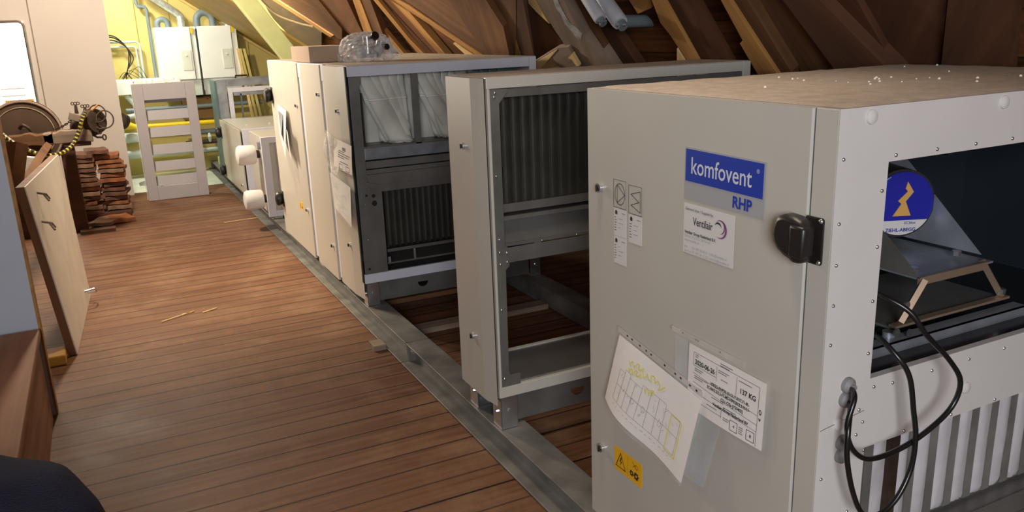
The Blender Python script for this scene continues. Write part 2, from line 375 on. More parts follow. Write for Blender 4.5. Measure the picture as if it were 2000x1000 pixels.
# glazed opening with a rounded metal frame, pane glows for the bright room behind, widened out of view for reflections
wn = MB(); fr = MB()
rr = .05; X0, X1, Z0, Z1 = -2.6, -.54, .45, 1.852
pts = [(X0, 9.785, Z0), (X0, 9.785, Z1), (X1 - rr, 9.785, Z1)] + [(X1 - rr + rr * math.sin(a), 9.785, Z1 - rr + rr * math.cos(a)) for a in (0.4, .8, 1.2, 1.57)] + [(X1, 9.785, Z0)]
w0 = MB().box(X0, X1, 9.782, 9.786, Z0, Z1).obj('window_1', emis('overexposed_lit_pane', (1.0, 0.90, 0.74), 4.5)); tag(w0, kind='structure')
MB().tube(pts, .016, 8).obj('window_frame', 'shiny', w0, smooth=True)
for z in (1.20, 1.13, 1.05): MB().box(X1 - .30, X1 - .09, 9.772, 9.781, z, z + .012).obj('glazing_bar', 'boardface', w0)
# yellow slope and trim in the rear room
k = (2.09 - 1.357) / (2.208 - 1.145)
def yz(x, off=0): return 2.09 - (x - 1.145) * k + off
mb = MB(); xa, xb = -1.2, 3.05
mb.add([(xa, 8.75, yz(xa)), (xb, 8.75, yz(xb)), (xb, 11.3, yz(xb)), (xa, 11.3, yz(xa)), (xa, 8.75, yz(xa, .03)), (xb, 8.75, yz(xb, .03)), (xb, 11.3, yz(xb, .03)), (xa, 11.3, yz(xa, .03))],
       [(0, 1, 2, 3), (4, 5, 6, 7), (0, 1, 5, 4), (1, 2, 6, 5), (2, 3, 7, 6), (3, 0, 4, 7)])
struct(mb, 'ceiling_rear', 'yellowslope')
mb = MB(); mb.add([(xa, 11.24, yz(xa, -.035)), (xb, 11.24, yz(xb, -.035)), (xb, 11.3, yz(xb, -.035)), (xa, 11.3, yz(xa, -.035)), (xa, 11.24, yz(xa, 0)), (xb, 11.24, yz(xb, 0)), (xb, 11.3, yz(xb, 0)), (xa, 11.3, yz(xa, 0))],
       [(0, 1, 2, 3), (4, 5, 6, 7), (0, 1, 5, 4), (1, 2, 6, 5), (2, 3, 7, 6), (3, 0, 4, 7)])
struct(mb, 'trim_3', mat('light_ochre_trim', (0.62, 0.46, 0.16), 0.6))
for i, x in enumerate((.565, .95, 1.85)): struct(MB().box(x, x + .008, 11.292, 11.3, 1.0, 3), 'trim_%d' % (4 + i), mat('panel_joint', (0.30, 0.22, 0.05), 0.7))

# ------------------------------------------------------------------ roof timbers, each lying against the slope
def roofpt(px, py, off):
    d = ray(px, py); t = (ROOFD - off - ROOFN.dot(CAMC)) / ROOFN.dot(d); return CAMC + d * t
OUTL = [
 ([(510, -5), (528, -5), (628, 64), (628, 90), (572, 90), (525, 24)], .16, .03, 'dull', 0, 'roof_board', 'dull brown board behind the thin pale cable, right of the green-yellow beam'),
 ([(528, -5), (618, -5), (668, 57), (668, 78), (647, 72)], .20, .05, 'beamred', 1, 'roof_plank', 'wide brown plank running down to the plastic-wrapped bundle'),
 ([(524, -5), (534, -5), (650, 70), (645, 73)], .215, .03, 'beamlight', 1, 'strut', 'thin honey-coloured batten along the lower edge of the wide plank by the bundle'),
 ([(621, -5), (675, -5), (701, 50), (712, 72), (690, 72), (668, 56)], .18, .05, 'beamred', 0, 'roof_plank', 'red-brown plank directly above the plastic-wrapped bundle'),
 ([(687, -5), (701, -5), (727, 63), (727, 80), (716, 78)], .24, .06, 'beamlight', 1, 'strut', 'narrow honey-coloured strut just above the plastic-wrapped bundle'),
 ([(701, -5), (721, -5), (763, 107), (750, 109), (727, 63)], .23, .06, 'beam', 1, 'strut', 'mid-brown strut right beside the narrow honey-coloured strut'),
 ([(743, 55), (748, 55), (792, 108), (783, 108)], .20, .03, 'beamlight', 0, 'strut', 'thin dull batten standing right of the plastic-wrapped bundle'),
 ([(725, -5), (734, -5), (800, 76), (830, 107), (819, 107), (797, 82)], .22, .05, 'beamlight', 1, 'strut', 'long thin honey-coloured batten above the right side of the bundle'),
 ([(734, -5), (760, -5), (800, 30), (857, 107), (830, 107), (800, 76)], .19, .05, 'beamred', 1, 'roof_plank', 'red-brown plank between two thin honey-coloured battens'),
 ([(758, -5), (768, -5), (800, 24), (871, 107), (858, 107), (800, 40)], .22, .05, 'beamlight', 1, 'strut', 'thin bright batten with notches above the white filter bags'),
 ([(768, -5), (800, 20), (930, 107), (872, 107), (800, 26)], .17, .04, 'beamred', 0, 'roof_plank', 'dark orange board under the big shallow beam'),
 ([(765, -5), (873, -5), (950, 107), (938, 107), (800, 22)], .26, .10, 'beam', 1, 'roof_beam', 'big shallow-sloping brown beam crossing above the filter bags'),
 ([(762, -5), (768, -5), (800, 12), (940, 107), (928, 107), (800, 22)], .268, .03, 'beamlight', 1, 'strut', 'honey-coloured strip along the lower edge of the big shallow beam'),
 ([(885, 85), (921, 108), (910, 108)], .275, .02, 'freshwood', 0, 'wood_wedge', 'bright wood wedge under the foot of the big shallow beam'),
 ([(873, -5), (946, -5), (983, 53), (995, 109), (949, 109)], .29, .10, 'beam', 1, 'roof_beam', 'big steep brown beam in front of the shallow one above the filter bags'),
 ([(945, -5), (957, -5), (976, 26), (984, 57)], .20, .05, 'freshwood', 0, 'strut', 'bright yellow strut between the big steep beam and the upright timber'),
 ([(957, -5), (1008, -5), (1008, 109), (995, 109), (983, 53), (976, 26)], .25, .10, 'beam', 1, 'roof_beam', 'left one of two upright brown timbers above the right end of the filter unit'),
 ([(1010, -5), (1022, -5), (1034, 50), (1044, 109), (1017, 109), (1010, 84)], .25, .10, 'beamdark', 1, 'roof_beam', 'right one of two upright brown timbers above the right end of the filter unit'),
 ([(1008, 80), (1017, 109), (1006, 109)], .255, .02, 'beamlight', 0, 'wood_wedge', 'bright sliver between the two upright brown timbers'),
 ([(1022, -5), (1040, -5), (1073, 47), (1046, 22)], .22, .03, 'freshwood', 0, 'strut', 'bright yellow board corner left of the whitewash-stained beam'),
 ([(1022, -5), (1046, 22), (1105, 90), (1090, 134), (1060, 130), (1040, 100), (1030, 50)], .18, .05, 'beamred', 0, 'roof_plank', 'red-brown board left of the whitewash-stained beam'),
 ([(1041, 98), (1068, 134), (1055, 134)], .20, .03, 'beamlight', 0, 'strut', 'orange batten foot right of the filter unit corner'),
 ([(1046, -5), (1098, -5), (1140, 72), (1176, 124), (1130, 127), (1082, 57)], .28, .10, 'greybeam', 1, 'roof_beam', 'brown beam with a grey whitewash smear, left of the white lagged pipes'),
 ([(1098, -5), (1130, -5), (1191, 119), (1176, 124), (1140, 72)], .22, .08, 'beam', 1, 'roof_beam', 'brown rafter behind the two white lagged pipes'),
 ([(1170, 52), (1197, 58), (1242, 122), (1217, 123)], .18, .08, 'beamdark', 0, 'roof_beam', 'dark brown rafter foot under the dark horizontal pipe'),
 ([(1225, -5), (1270, -5), (1273, 15), (1246, 27)], .18, .05, 'beamlight', 0, 'roof_board', 'light brown board corner above the dark horizontal pipe'),
 ([(1271, -5), (1293, -5), (1361, 116), (1341, 118), (1310, 70), (1290, 45)], .24, .07, 'beamlight', 1, 'roof_beam', 'honey-brown rafter at the right end of the dark horizontal pipe'),
 ([(1322, 95), (1336, 117), (1322, 118)], .245, .02, 'freshwood', 0, 'wood_wedge', 'bright wedge left of the foot of the honey-brown rafter'),
 ([(1293, -5), (1333, -5), (1401, 114), (1361, 116)], .22, .12, 'beamdark', 1, 'roof_beam', 'dark brown rafter right beside the honey-brown rafter'),
 ([(1405, -5), (1420, -5), (1485, 95), (1518, 145), (1490, 145), (1470, 128), (1445, 85), (1452, 82)], .24, .07, 'beamlight', 1, 'roof_beam', 'orange-brown rafter above the right end of the open coil unit'),
 ([(1420, -5), (1457, -5), (1520, 100), (1546, 142), (1518, 145), (1485, 95)], .22, .10, 'beam', 1, 'roof_beam', 'brown rafter right beside the orange-brown one over the coil unit end'),
 ([(1465, -5), (1525, -5), (1580, 70), (1629, 133), (1566, 141), (1480, 25)], .17, .09, 'beam', 1, 'roof_beam', 'mid-brown rafter over the left part of the dusty unit top'),
 ([(1525, -5), (1595, -5), (1726, 128), (1628, 133)], .24, .09, 'beamdark', 1, 'roof_beam', 'dark shallow-sloping beam over the middle of the dusty unit top'),
 ([(1595, -5), (1670, -5), (1728, 128)], .19, .06, 'beamdark', 0, 'roof_plank', 'dark triangular plank over the middle of the dusty unit top'),
 ([(1671, -5), (1850, -5), (1836, 129), (1729, 128)], .16, .05, 'beamdark', 1, 'roof_plank', 'broad dark plank over the right half of the dusty unit top'),
 ([(1852, -5), (1980, -5), (1970, 132), (1838, 129)], .20, .05, 'beamdark', 1, 'roof_plank', 'broad near-black plank over the far right of the dusty unit top'),
 ([(1065, 108), (1088, 94), (1110, 92), (1130, 132), (1096, 134), (1077, 111)], .30, .03, 'greybeam', 0, 'notched_board', 'grey-brown notched board with bright edges under the whitewash-stained beam'),
 ([(1065, 111), (1088, 97), (1076, 111), (1097, 134), (1086, 134)], .305, .02, 'freshwood', 0, 'wood_sliver', 'larger left one of two bright angled slivers under the whitewash-stained beam'),
 ([(1109, 114), (1117, 105), (1122, 114), (1131, 129), (1125, 129), (1116, 116)], .31, .02, 'freshwood', 0, 'wood_sliver', 'smaller right one of two bright angled slivers under the whitewash-stained beam'),
]
CATS = {'roof_board': 'roof board', 'roof_plank': 'roof plank', 'strut': 'strut', 'roof_beam': 'roof beam', 'wood_wedge': 'wood wedge', 'notched_board': 'board', 'wood_sliver': 'wood sliver'}
def outline(poly, off, th, m, ext, name, label):
    """timber lying in a plane parallel to the roof slope, off metres inside it, th thick"""
    P = [list(p) for p in poly]; n = len(P)
    for i, (x, y) in enumerate(poly):
        for nb in (poly[i - 1], poly[(i + 1) % n]):
            if ext and y <= 0 and nb[1] > 5:
                t = (-120 - y) / (nb[1] - y); P[i] = [x + (nb[0] - x) * t, -120]
            if y >= 104 and nb[1] < 100:
                t = (y + 40 - nb[1]) / (y - nb[1]); P[i] = [nb[0] + (x - nb[0]) * t, y + 40]
    Q = [roofpt(x, y, off) for x, y in P]
    best = max(((Q[i] - Q[j]).length, i, j) for i in range(n) for j in range(i))
    d = (Q[best[1]] - Q[best[2]]).normalized(); y_ = ROOFN.cross(d); mx = Matrix((d, y_, ROOFN)).transposed().to_4x4(); c = sum(Q, Vector()) / n; mx.translation = c
    inv = mx.inverted(); L = [inv @ q for q in Q]
    mb = MB(); mb.add(L + [q + Vector((0, 0, th)) for q in L], [tuple(range(n))[::-1], tuple(range(n, 2 * n))] + [(i, (i + 1) % n, n + (i + 1) % n, n + i) for i in range(n)])
    o = mb.obj(name, m); o.matrix_world = mx; tag(o, label, CATS[name]); return o
for pl, off, th, mm, ex, nm, lb in OUTL:
    off = .045 + (off - .16) * .93; th = min(th, off * .8)
    o = outline(pl, off, th, mm, ex, nm, lb)
    if 'whitewash smear' in lb:
        pts = [(1068, -40), (1080, -40), (1091, 5), (1104, 30), (1113, 45), (1128, 55), (1137, 66), (1135, 77), (1125, 74), (1117, 62), (1102, 45), (1096, 30), (1085, 15)]
        inv = o.matrix_world.inverted() if False else None
        ws = MB(); ws.add([roofpt(x, y, off + .0015) for x, y in pts], [tuple(range(len(pts)))]); w_ = ws.obj('whitewash_smear', 'whitewash')
        bpy.context.view_layer.update(); w_.parent = o; w_.matrix_parent_inverse = o.matrix_world.inverted()
# green-yellow beam
A = on(457, -30, 'y', 7.9); B = on(575, 118, 'y', 7.9)
d = (B - A).normalized(); mb = MB(); mx = Matrix((d, Vector((0, 1, 0)), d.cross(Vector((0, 1, 0))))).transposed().to_4x4(); mx.translation = A + Vector((.0, .0, .0))
mb.box(-.3, (B - A).length + .5, 0, .12, -.08, .08)
o = mb.obj('sloping_beam', 'greenbeam', bevel=.005); o.matrix_world = mx; tag(o, 'pale green-yellow painted sloping beam behind the cardboard box', 'beam')
pts = spline([on(510, 0, 'y', 7.4), on(540, 28, 'y', 7.4), on(580, 44, 'y', 7.3), on(612, 52, 'y', 7.2)])
tag(MB().tube(pts, .008, 6).obj('loose_cable', 'rope', smooth=True), 'thin pale cable hanging from the green-yellow beam to the roof', 'cable')

# ------------------------------------------------------------------ pipes under the roof
def lagged(a, b, y0, y1, r, label):
    A, B = on(*a, 'y', y0), on(*b, 'y', y1); d = (B - A).normalized()
    root = tag(MB().tube([A - d * .5, A, B - d * .012, B], r, 20, rs=[r, r, r, r * .93]).obj('lagged_pipe', 'tube', smooth=True), label, 'pipe', 'white lagged pipes under the roof')
    MB().cyl(B - d * .01, B + d * .03, r * .62, 16).obj('pipe_stub', 'pipegrey', root, smooth=True)
    MB().tube([B + d * .012 + v * r * .7 for v in (Vector((1, 0, 0)), Vector((0, 1, 0)), Vector((-1, 0, 0)), Vector((0, -1, 0)))], .008, 6, closed=True).obj('pipe_clip', 'shiny', root)
lagged((1146, -5), (1173, 38), 3.45, 3.35, .030, 'shorter left white lagged pipe hanging down from the roof')
lagged((1176, -5), (1212, 45), 3.45, 3.30, .038, 'longer right white lagged pipe hanging down from the roof')
A = on(1208, 42, 'y', 3.42); B = on(1292, 40, 'y', 3.42)
tag(MB().cyl(A, B + Vector((.1, 0, 0)), .030, 20).obj('dark_pipe', 'pipegrey', smooth=True), 'dark grey horizontal pipe end right of the white lagged pipes', 'pipe')

# ------------------------------------------------------------------ steel base rails
def rail(name, x0, sgn, y0, y1, label, h=.11, w=.125):
    """channel beam on its side: wide top flange, recessed web, lower flange that juts towards the aisle"""
    e = empty(name, (x0, y0, 0), label, 'steel rail', 'steel base rails')
    xo = x0; xi = x0 + sgn * w; t = .008
    lo, hi = sorted((xo, xi)); web = x0 + sgn * .045
    MB().box(lo, hi, y0, y1, h - t, h).obj('top_flange', 'rail', e, bevel=.002)
    MB().box(*sorted((web, web + sgn * t)), y0, y1, .012, h - t).obj('web', 'rail', e)
    MB().box(*sorted((x0 - sgn * .03, xi)), y0, y1, .004, .012).obj('bottom_flange', 'rail', e, bevel=.002)
    MB().box(*sorted((xi - sgn * t, xi)), y0, y1, .012, h - t).obj('back_web', 'rail', e)
    for yy in (y0, y1):
        s = 1 if yy == y0 else -1
        MB().box(*sorted((x0 + sgn * .008, xi - sgn * t)), *sorted((yy, yy + s * .006)), .012, h - t).obj('end_plate', 'galvdark', e)
        mb = MB(); mb.cyl((x0 + sgn * .03, yy - .0, .06), (x0 + sgn * .03, yy + s * .02, .06), .009, 6)
        mb.obj('bolt', 'shiny', e)
    return e
rail('base_rail', 1.195, 1, .25, 3.690, 'grey steel base rail along the aisle, nearer length under the front units')
rail('base_rail', 1.195, 1, 3.698, 12.0 - .75, 'grey steel base rail along the aisle, farther length running to the rear room')
rail('base_rail', 2.335, -1, .25, 3.52, 'grey steel base rail on the far side under the roof, nearer length')
rail('base_rail', 2.335, -1, 3.528, 11.2, 'grey steel base rail on the far side under the roof, farther length')
# small wooden packers
tag(MB().box(1.10, 1.165, 3.93, 4.03, 0, .03).obj('wood_block', 'greybeam', bevel=.002), 'small grey wood block on the floor at the rail joint', 'wood block')
A = on(748, 676, 'z', .006); B = on(786, 694, 'z', .006)
tag(MB().cyl(A, B, .006, 8).obj('wood_stick', 'freshwood', smooth=True), 'thin pale stick on the floor beside the rail joint', 'stick')
for i, (px, py, L) in enumerate([(348, 618, .22), (410, 606, .10), (470, 430, .3), (365, 612, .05)]):
    A = on(px, py, 'z', .004); a = .5 if i < 2 else .1
    tag(MB().box(-L / 2, L / 2, -.004, .004, -.003, .003, Matrix.Translation(A) @ Matrix.Rotation(a, 4, 'Z')).obj('wood_splinter', 'freshwood'),
        ['longest pale splinter lying in the middle of the aisle floor', 'smaller pale splinter just right of the long one on the aisle floor', 'long thin splinter on the floor beside the far rail', 'tiny pale splinter beside the long one on the aisle floor'][i], 'wood splinter')
# cross timber on the floor between the rails
tag(MB().box(1.33, 2.20, 4.04, 4.13, 0, .03, None).obj('floor_batten', 'greybeam'), 'pale dusty batten lying on the floor between the rails', 'batten')
tag(MB().box(1.33, 2.20, 4.62, 4.72, 0, .03, None).obj('floor_batten', 'beam'), 'brown batten lying on the floor under the bag-filter unit', 'batten')

# ------------------------------------------------------------------ parts shared by the units
def foot(u, x, y, sx=1, sy=1, z0=.11, z1=.245):
    """folded corner foot: plate towards the aisle and plate towards the viewer"""
    mb = MB().box(*sorted((x, x + sx * .07)), *sorted((y, y + sy * .003)), z0, z1)
    mb.box(*sorted((x, x + sx * .003)), *sorted((y, y + sy * .075)), z0, z1)
    mb.box(*sorted((x, x + sx * .07)), *sorted((y, y + sy * .075)), z0, z0 + .003)
    f = mb.obj('corner_foot', 'shiny', u, bevel=.001)
    b = MB(); b.cyl((x + sx * .035, y, (z0 + z1) / 2 + .01), (x + sx * .035, y - sy * .006, (z0 + z1) / 2 + .01), .008, 8)
    b.obj('bolt', 'shiny', f, smooth=True)
    MB().cyl((x, y + sy * .04, (z0 + z1) / 2), (x - sx * .006, y + sy * .04, (z0 + z1) / 2), .008, 8).obj('bolt', 'shiny', f, smooth=True)
def base_beam(u, x0, x1, y, z0=.125, z1=.243, m='galvdark'):
    """sheet-metal beam with a half-moon lifting hole"""
    cx = x0 + .62 * (x1 - x0) * .45; poly = [(x0, z0), (x1, z0), (x1, z1), (x0, z1)]
    mb = MB(); zc = (z0 + z1) / 2 + .012; r = .032; arc = [(cx - r * math.cos(a), zc - r * math.sin(a)) for a in [PI * i / 12 for i in range(13)]]
    out = [(x0, z0), (x1, z0), (x1, z1), (x0, z1)]
    # ring of quads around the hole
    top = [(x0, y, z1), (x1, y, z1), (x1, y, zc), (cx + r, y, zc), (cx - r, y, zc), (x0, y, zc)]
    vs = [(x0, y, z1), (x1, y, z1), (x1, y, zc), (x0, y, zc), (x0, y, z0), (x1, y, z0)]
    n0 = len(vs); vs += [(a, y, b) for a, b in arc]; n = len(arc)
    fs = [(0, 1, 2, n0 + n - 1, n0, 3)]
    h = n // 2
    fs += [tuple([4, 3] + [n0 + i for i in range(0, h + 1)]), tuple([5, 4] + [n0 + h] + [n0 + i for i in range(h + 1, n)] + [2])]
    mb.add(vs, fs); o = mb.obj('base_beam', m, u, solid=.003)
    MB().box(x0, x1, y, y + .05, z0, z0 + .003).obj('beam_flange', m, o)
def lock(u, y, z, x=1.178, key=False):
    mb = MB().cyl((x, y, z), (x - .010, y, z), .0125, 18); o = mb.obj('lock', 'shiny', u, smooth=True)
    m2 = MB().cyl((x - .010, y, z), (x - .0125, y, z), .007, 14); m2.box(x - .016, x - .012, y - .0025, y + .0025, z - .009, z + .009); m2.obj('lock_cylinder', 'dark', o)
def screw(u, p, n, r=.0042, m='shiny'):
    p = Vector(p); n = Vector(n); t = n.orthogonal().normalized(); b = n.cross(t); mb = MB(); vs = []; fs = []
    k = 10
    for i in range(3):
        a = i * PI / 2 / 2.4; rr_ = r * math.cos(a); h = r * .75 * math.sin(a)
        vs += [p + n * h + (t * math.cos(2 * PI * j / k) + b * math.sin(2 * PI * j / k)) * rr_ for j in range(k)]
    for i in range(2):
        fs += [(i * k + j, i * k + (j + 1) % k, (i + 1) * k + (j + 1) % k, (i + 1) * k + j) for j in range(k)]
    fs.append(tuple(2 * k + j for j in range(k))); mb.add(vs, fs); return mb.obj('screw', m, u, smooth=True)
def knob_handle(u, y, z, x=1.178, s=1.0):
    """rounded black turning handle standing off the door"""
    mb = MB(); n = 16; rings = [(0, .020), (.012, .030), (.030, .034), (.042, .028), (.048, .012)]
    vs = []; fs = []
    for h, r in rings:
        vs += [(x - h * s, y + math.cos(2 * PI * j / n) * r * s, z + math.sin(2 * PI * j / n) * r * 1.35 * s) for j in range(n)]
    for i in range(len(rings) - 1): fs += [(i * n + j, i * n + (j + 1) % n, (i + 1) * n + (j + 1) % n, (i + 1) * n + j) for j in range(n)]
    fs.append(tuple((len(rings) - 1) * n + j for j in range(n))); mb.add(vs, fs)
    o = mb.obj('door_handle', 'plastic', u, smooth=True)
    MB().box(x - .004, x, y - .035 * s, y + .022 * s, z - .05 * s, z + .05 * s).obj('handle_plate', 'plastic', o, bevel=.002)
def door_panel(u, y0, y1, z0, z1, m, x=1.178, t=.0145, round_near=0.0, name='door'):
    """door leaf; round_near bends the edge nearest the viewer back as on the rounded corner profiles"""
    pr = [(x + t, y1), (x + .004, y1), (x, y1 - .004)]
    if round_near:
        w_ = round_near
        pr += [(x, y0 + w_), (x + .003, y0 + w_ * .8), (x + .008, y0 + w_ * .45), (x + .014, y0)]
    else: pr += [(x, y0 + .004), (x + .003, y0)]
    pr += [(x + t, y0)]
    mb = MB(); n = len(pr); vs = [(a, b, z0) for a, b in pr] + [(a, b, z1) for a, b in pr]
    mb.add(vs, [tuple(range(n)), tuple(range(n, 2 * n))[::-1]] + [(i, (i + 1) % n, n + (i + 1) % n, n + i) for i in range(n)])
    o = mb.obj(name, m, u, bevel=0); return o
def coil(u, x0, x1, z0, z1, y, pitch=.0385, name='coil'):
    """finned coil: vertical folded fins with light edges"""
    mb = MB(); n = int((x1 - x0) / pitch); prof = []
    for i in range(n + 1):
        x = x0 + i * pitch
        prof += [(x, y + .045), (x + pitch * .34, y + .045), (x + pitch * .38, y), (x + pitch * .44, y), (x + pitch * .48, y + .045), (x + pitch * .54, y + .045), (x + pitch * .57, y + .006), (x + pitch * .61, y + .006), (x + pitch * .64, y + .045)]
    prof = [(min(a, x1), b) for a, b in prof]
    vs = [(a, b, z0) for a, b in prof] + [(a, b, z1) for a, b in prof]; k = len(prof)
    mb.add(vs, [(i, i + 1, k + i + 1, k + i) for i in range(k - 1)])
    o = mb.obj(name, 'fin', u)
    MB().box(x0, x1, y + .05, y + .18, z0, z1).obj('coil_block', 'gap', o)
    return o

# ------------------------------------------------------------------ unit nearest the viewer
UA = empty('air_handling_unit', (1.18, 1.06, .11), 'pale grey ventilation unit nearest the viewer, with blue logo plate and window in its side', 'ventilation unit')
X0, X1, Y0, Y1, ZT = 1.18, 2.376, 1.06, 1.92, 1.445
door_panel(UA, 1.121, 1.917, .165, 1.440, 'grey')
MB().box(1.182, 1.20, 1.116, 1.1205, .165, 1.44).obj('door_seal', 'seam', UA)
MB().box(1.178, 1.20, 1.0602, 1.1155, .165, 1.441).obj('corner_post', 'grey', UA, bevel=.002)
mb = MB().box(1.194, 2.37, 1.075, 1.915, 1.424, 1.441); mb.obj('top_panel', 'grey', UA)
mb = MB(); rnd = random.Random(3)
nx, ny = 40, 30; vs = []; fs = []
for i in range(nx + 1):
    for j in range(ny + 1):
        x = 1.194 + (2.372 - 1.194) * i / nx; y = 1.062 + (1.905 - 1.062) * j / ny
        e = min(i, nx - i, j, ny - j); vs.append((x, y, 1.4415 + (0 if e == 0 else .0035 + rnd.uniform(-.0012, .0012))))
for i in range(nx):
    for j in range(ny): a = i * (ny + 1) + j; fs.append((a, a + ny + 1, a + ny + 2, a + 1))
mb.add(vs, fs); dl = mb.obj('dust_layer', 'dusttop', UA, smooth=True)
for i in range(26):
    x = rnd.uniform(1.3, 2.33); y = rnd.uniform(1.1, 1.85); r = rnd.uniform(.0015, .0042)
    if i < 14: x = rnd.gauss(1.75, .12); y = rnd.gauss(1.45, .1)
    MB().tube([(x - r, y, 1.4455), (x, y, 1.446), (x + r * .8, y + r * .5, 1.4455)], r, 6, rs=[r * .3, r, r * .4]).obj('plaster_crumb', 'dust', UA)
# side panel with the window: four strips of one sheet
ys0, ys1 = 1.0585, 1.075
mb = MB(); wx0, wx1, wz0, wz1 = 1.312, 2.24, .893, 1.334
mb.box(1.2005, wx0, ys0, ys1, .815, 1.441); mb.box(wx0, 2.376, ys0, ys1, wz1, 1.441); mb.box(wx0, 2.376, ys0, ys1, .738, wz0); mb.box(wx1, 2.376, ys0, ys1, wz0, wz1)
mb.box(1.2005, wx0, ys0, ys1, .738, .815); mb.box(1.178, 1.2005, ys0, 1.0600, .165, 1.441)
mb.box(1.2005, wx0, ys0, ys1, .165, .738)
SP = mb.obj('side_panel', 'white', UA)
mb = MB(); line(mb, side_mx(0, 0, ys0 - .0006), [(1.19, .812), (1.30, .826)], .0012); line(mb, side_mx(0, 0, ys0 - .0006), [(1.190, .812), (1.181, .810)], .001); mb.obj('panel_scratch', 'inkgrey', SP)
N = (0, -1, 0)
for x in [1.33 + .115 * i for i in range(9)]: screw(UA, (x, ys0, 1.345), N)
for z in (.93, 1.04, 1.15, 1.26): screw(UA, (1.300, ys0, z + .02), N)
for z in (.62, .70, .99, 1.07, 1.15, 1.23, 1.35): screw(UA, (1.193, ys0, z), N, .004)
for x in [1.38 + .12 * i for i in range(8)]: screw(UA, (x, ys0, .868), N, .004)
for x, z in ((1.287, .83), (1.30, .80), (1.284, .775), (1.43, .745), (1.58, .745), (1.73, .745), (1.325, .872), (1.310, .733), (1.275, .60), (1.275, .45)): screw(UA, (x, ys0, z), N, .004)
def cap(x, z, m='white'):
    mb = MB(); mb.tube([(x, ys0, z), (x, ys0 - .004, z), (x, ys0 - .007, z)], .014, 18, rs=[.014, .013, .006]); mb.obj('button_cap', m, UA, smooth=True)
cap(1.256, 1.434 - .012); cap(1.633, 1.422); cap(1.62, .80); cap(2.0, .80); cap(2.0, 1.422)
def grommet(x, z, y=ys0):
    mb = MB(); mb.tube([(x, y, z), (x, y - .008, z), (x, y - .014, z)], .017, 18, rs=[.017, .016, .009]); o = mb.obj('cable_grommet', 'rubber', UA, smooth=True)
    MB().cyl((x, y - .012, z), (x, y - .020, z), .006, 12).obj('gland_nut', 'rubber', o, smooth=True)
for x, z in ((1.247, .895), (1.243, .865), (1.243, .770), (1.243, .741)): grommet(x, z)
cap(1.232, .812)
# chamber seen through the window
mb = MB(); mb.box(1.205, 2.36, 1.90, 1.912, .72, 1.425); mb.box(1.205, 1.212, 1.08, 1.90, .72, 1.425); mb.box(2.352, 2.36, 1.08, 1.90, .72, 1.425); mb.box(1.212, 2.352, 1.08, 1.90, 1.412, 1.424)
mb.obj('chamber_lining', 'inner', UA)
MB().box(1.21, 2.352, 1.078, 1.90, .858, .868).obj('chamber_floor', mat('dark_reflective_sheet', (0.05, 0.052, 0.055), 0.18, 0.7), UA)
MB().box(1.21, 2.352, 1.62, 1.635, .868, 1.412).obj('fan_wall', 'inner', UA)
# fan motor with round label
c = Vector((1.822, 1.42, 1.128)); mxm = basis(c, (1, -.42, 0), (0, 0, 1))
mxm0 = mxm; mxm = mxm @ Matrix.Diagonal((.80, .80, 1, 1))
mb = MB(); mb.prism(circ(0, 0, .112, 40), -.19, mxm @ Matrix.Translation((0, 0, -.002))); mo = mb.obj('fan_motor', 'dark', UA, smooth=True)
mb = MB(); mb.prism(circ(0, 0, .104, 40, math.radians(-32), math.radians(212)), .003, mxm); mb.obj('motor_label', 'motorblue', mo)
mb = MB(); mb.prism(circ(0, 0, .104, 40, math.radians(212), math.radians(328)), .003, mxm); mb.obj('motor_label', 'motorwhite', mo)
mb = MB(); mb.prism([(-.030, -.040), (.030, -.040), (.010, .008), (.034, .038), (.012, .072), (.006, .050), (.014, .040), (-.016, .010), (-.004, 0)], .005, mxm); mb.obj('motor_emblem', 'gold', mo)
mb = MB(); text_into(mb, 'ZIEHL-ABEGG', .0165, mxm @ Matrix.Translation((0, 0, .0045)), -.050, -.092, bold=.0003); text_into(mb, 'ECblue', .013, mxm @ Matrix.Translation((0, 0, .0045)), .012, -.068); mb.obj('motor_lettering', 'motorblue', mo)
mb = MB(); mb.tube([mxm @ Vector((-.100 * math.cos(a), .100 * math.sin(a), .0045)) for a in [.1 * i for i in range(12)]], .0008, 5); mb.obj('label_arc', 'motorwhite', mo)
mb = MB(); mb.prism(circ(0, 0, .16, 44), .03, basis((1.83, 1.60, 1.15), (1, 0, 0), (0, 0, 1))); mb.obj('fan_inlet', 'dark', UA, smooth=True)
# mounting frame: gussets, shelf, rails
def gusset(x, yf, zf, yb, zt, m, t=.003):
    mb = MB(); mb.prism([(yf, zf), (yb, zf), (yb, zt), (yb - .06, zt)], t, Matrix(((0, 0, 1, x), (1, 0, 0, 0), (0, 1, 0, 0), (0, 0, 0, 1)))); return mb.obj('gusset_plate', m, UA)
gusset(1.632, 1.205, 1.012, 1.62, 1.30, 'galvdark'); gusset(1.903, 1.245, 1.018, 1.62, 1.30, 'galv')
MB().box(1.636, 1.90, 1.21, 1.62, 1.006, 1.011).obj('motor_shelf', 'galv', UA)
mb = MB(); mb.box(1.632, 1.872, 1.205, 1.212, .995, 1.014); mb.obj('shelf_edge', 'copper', UA)
MB().tube([(1.642, 1.20, 1.008), (1.572, 1.20, .918)], .009, 4).obj('support_leg', 'copper', UA)
MB().tube([(1.868, 1.215, 1.012), (1.955, 1.215, .912)], .010, 4).obj('support_leg', 'copper', UA)
MB().box(1.552, 1.960, 1.195, 1.215, .908, .914).obj('support_rail', 'copper', UA)
MB().box(1.552, 1.960, 1.215, 1.5, .902, .908).obj('support_plate', 'galvdark', UA)
mb = MB(); mb.box(1.40, 1.985, 1.165, 1.169, .868, .893); mb.box(1.40, 1.985, 1.165, 1.20, .890, .893); mb.obj('floor_channel', 'galv', UA)
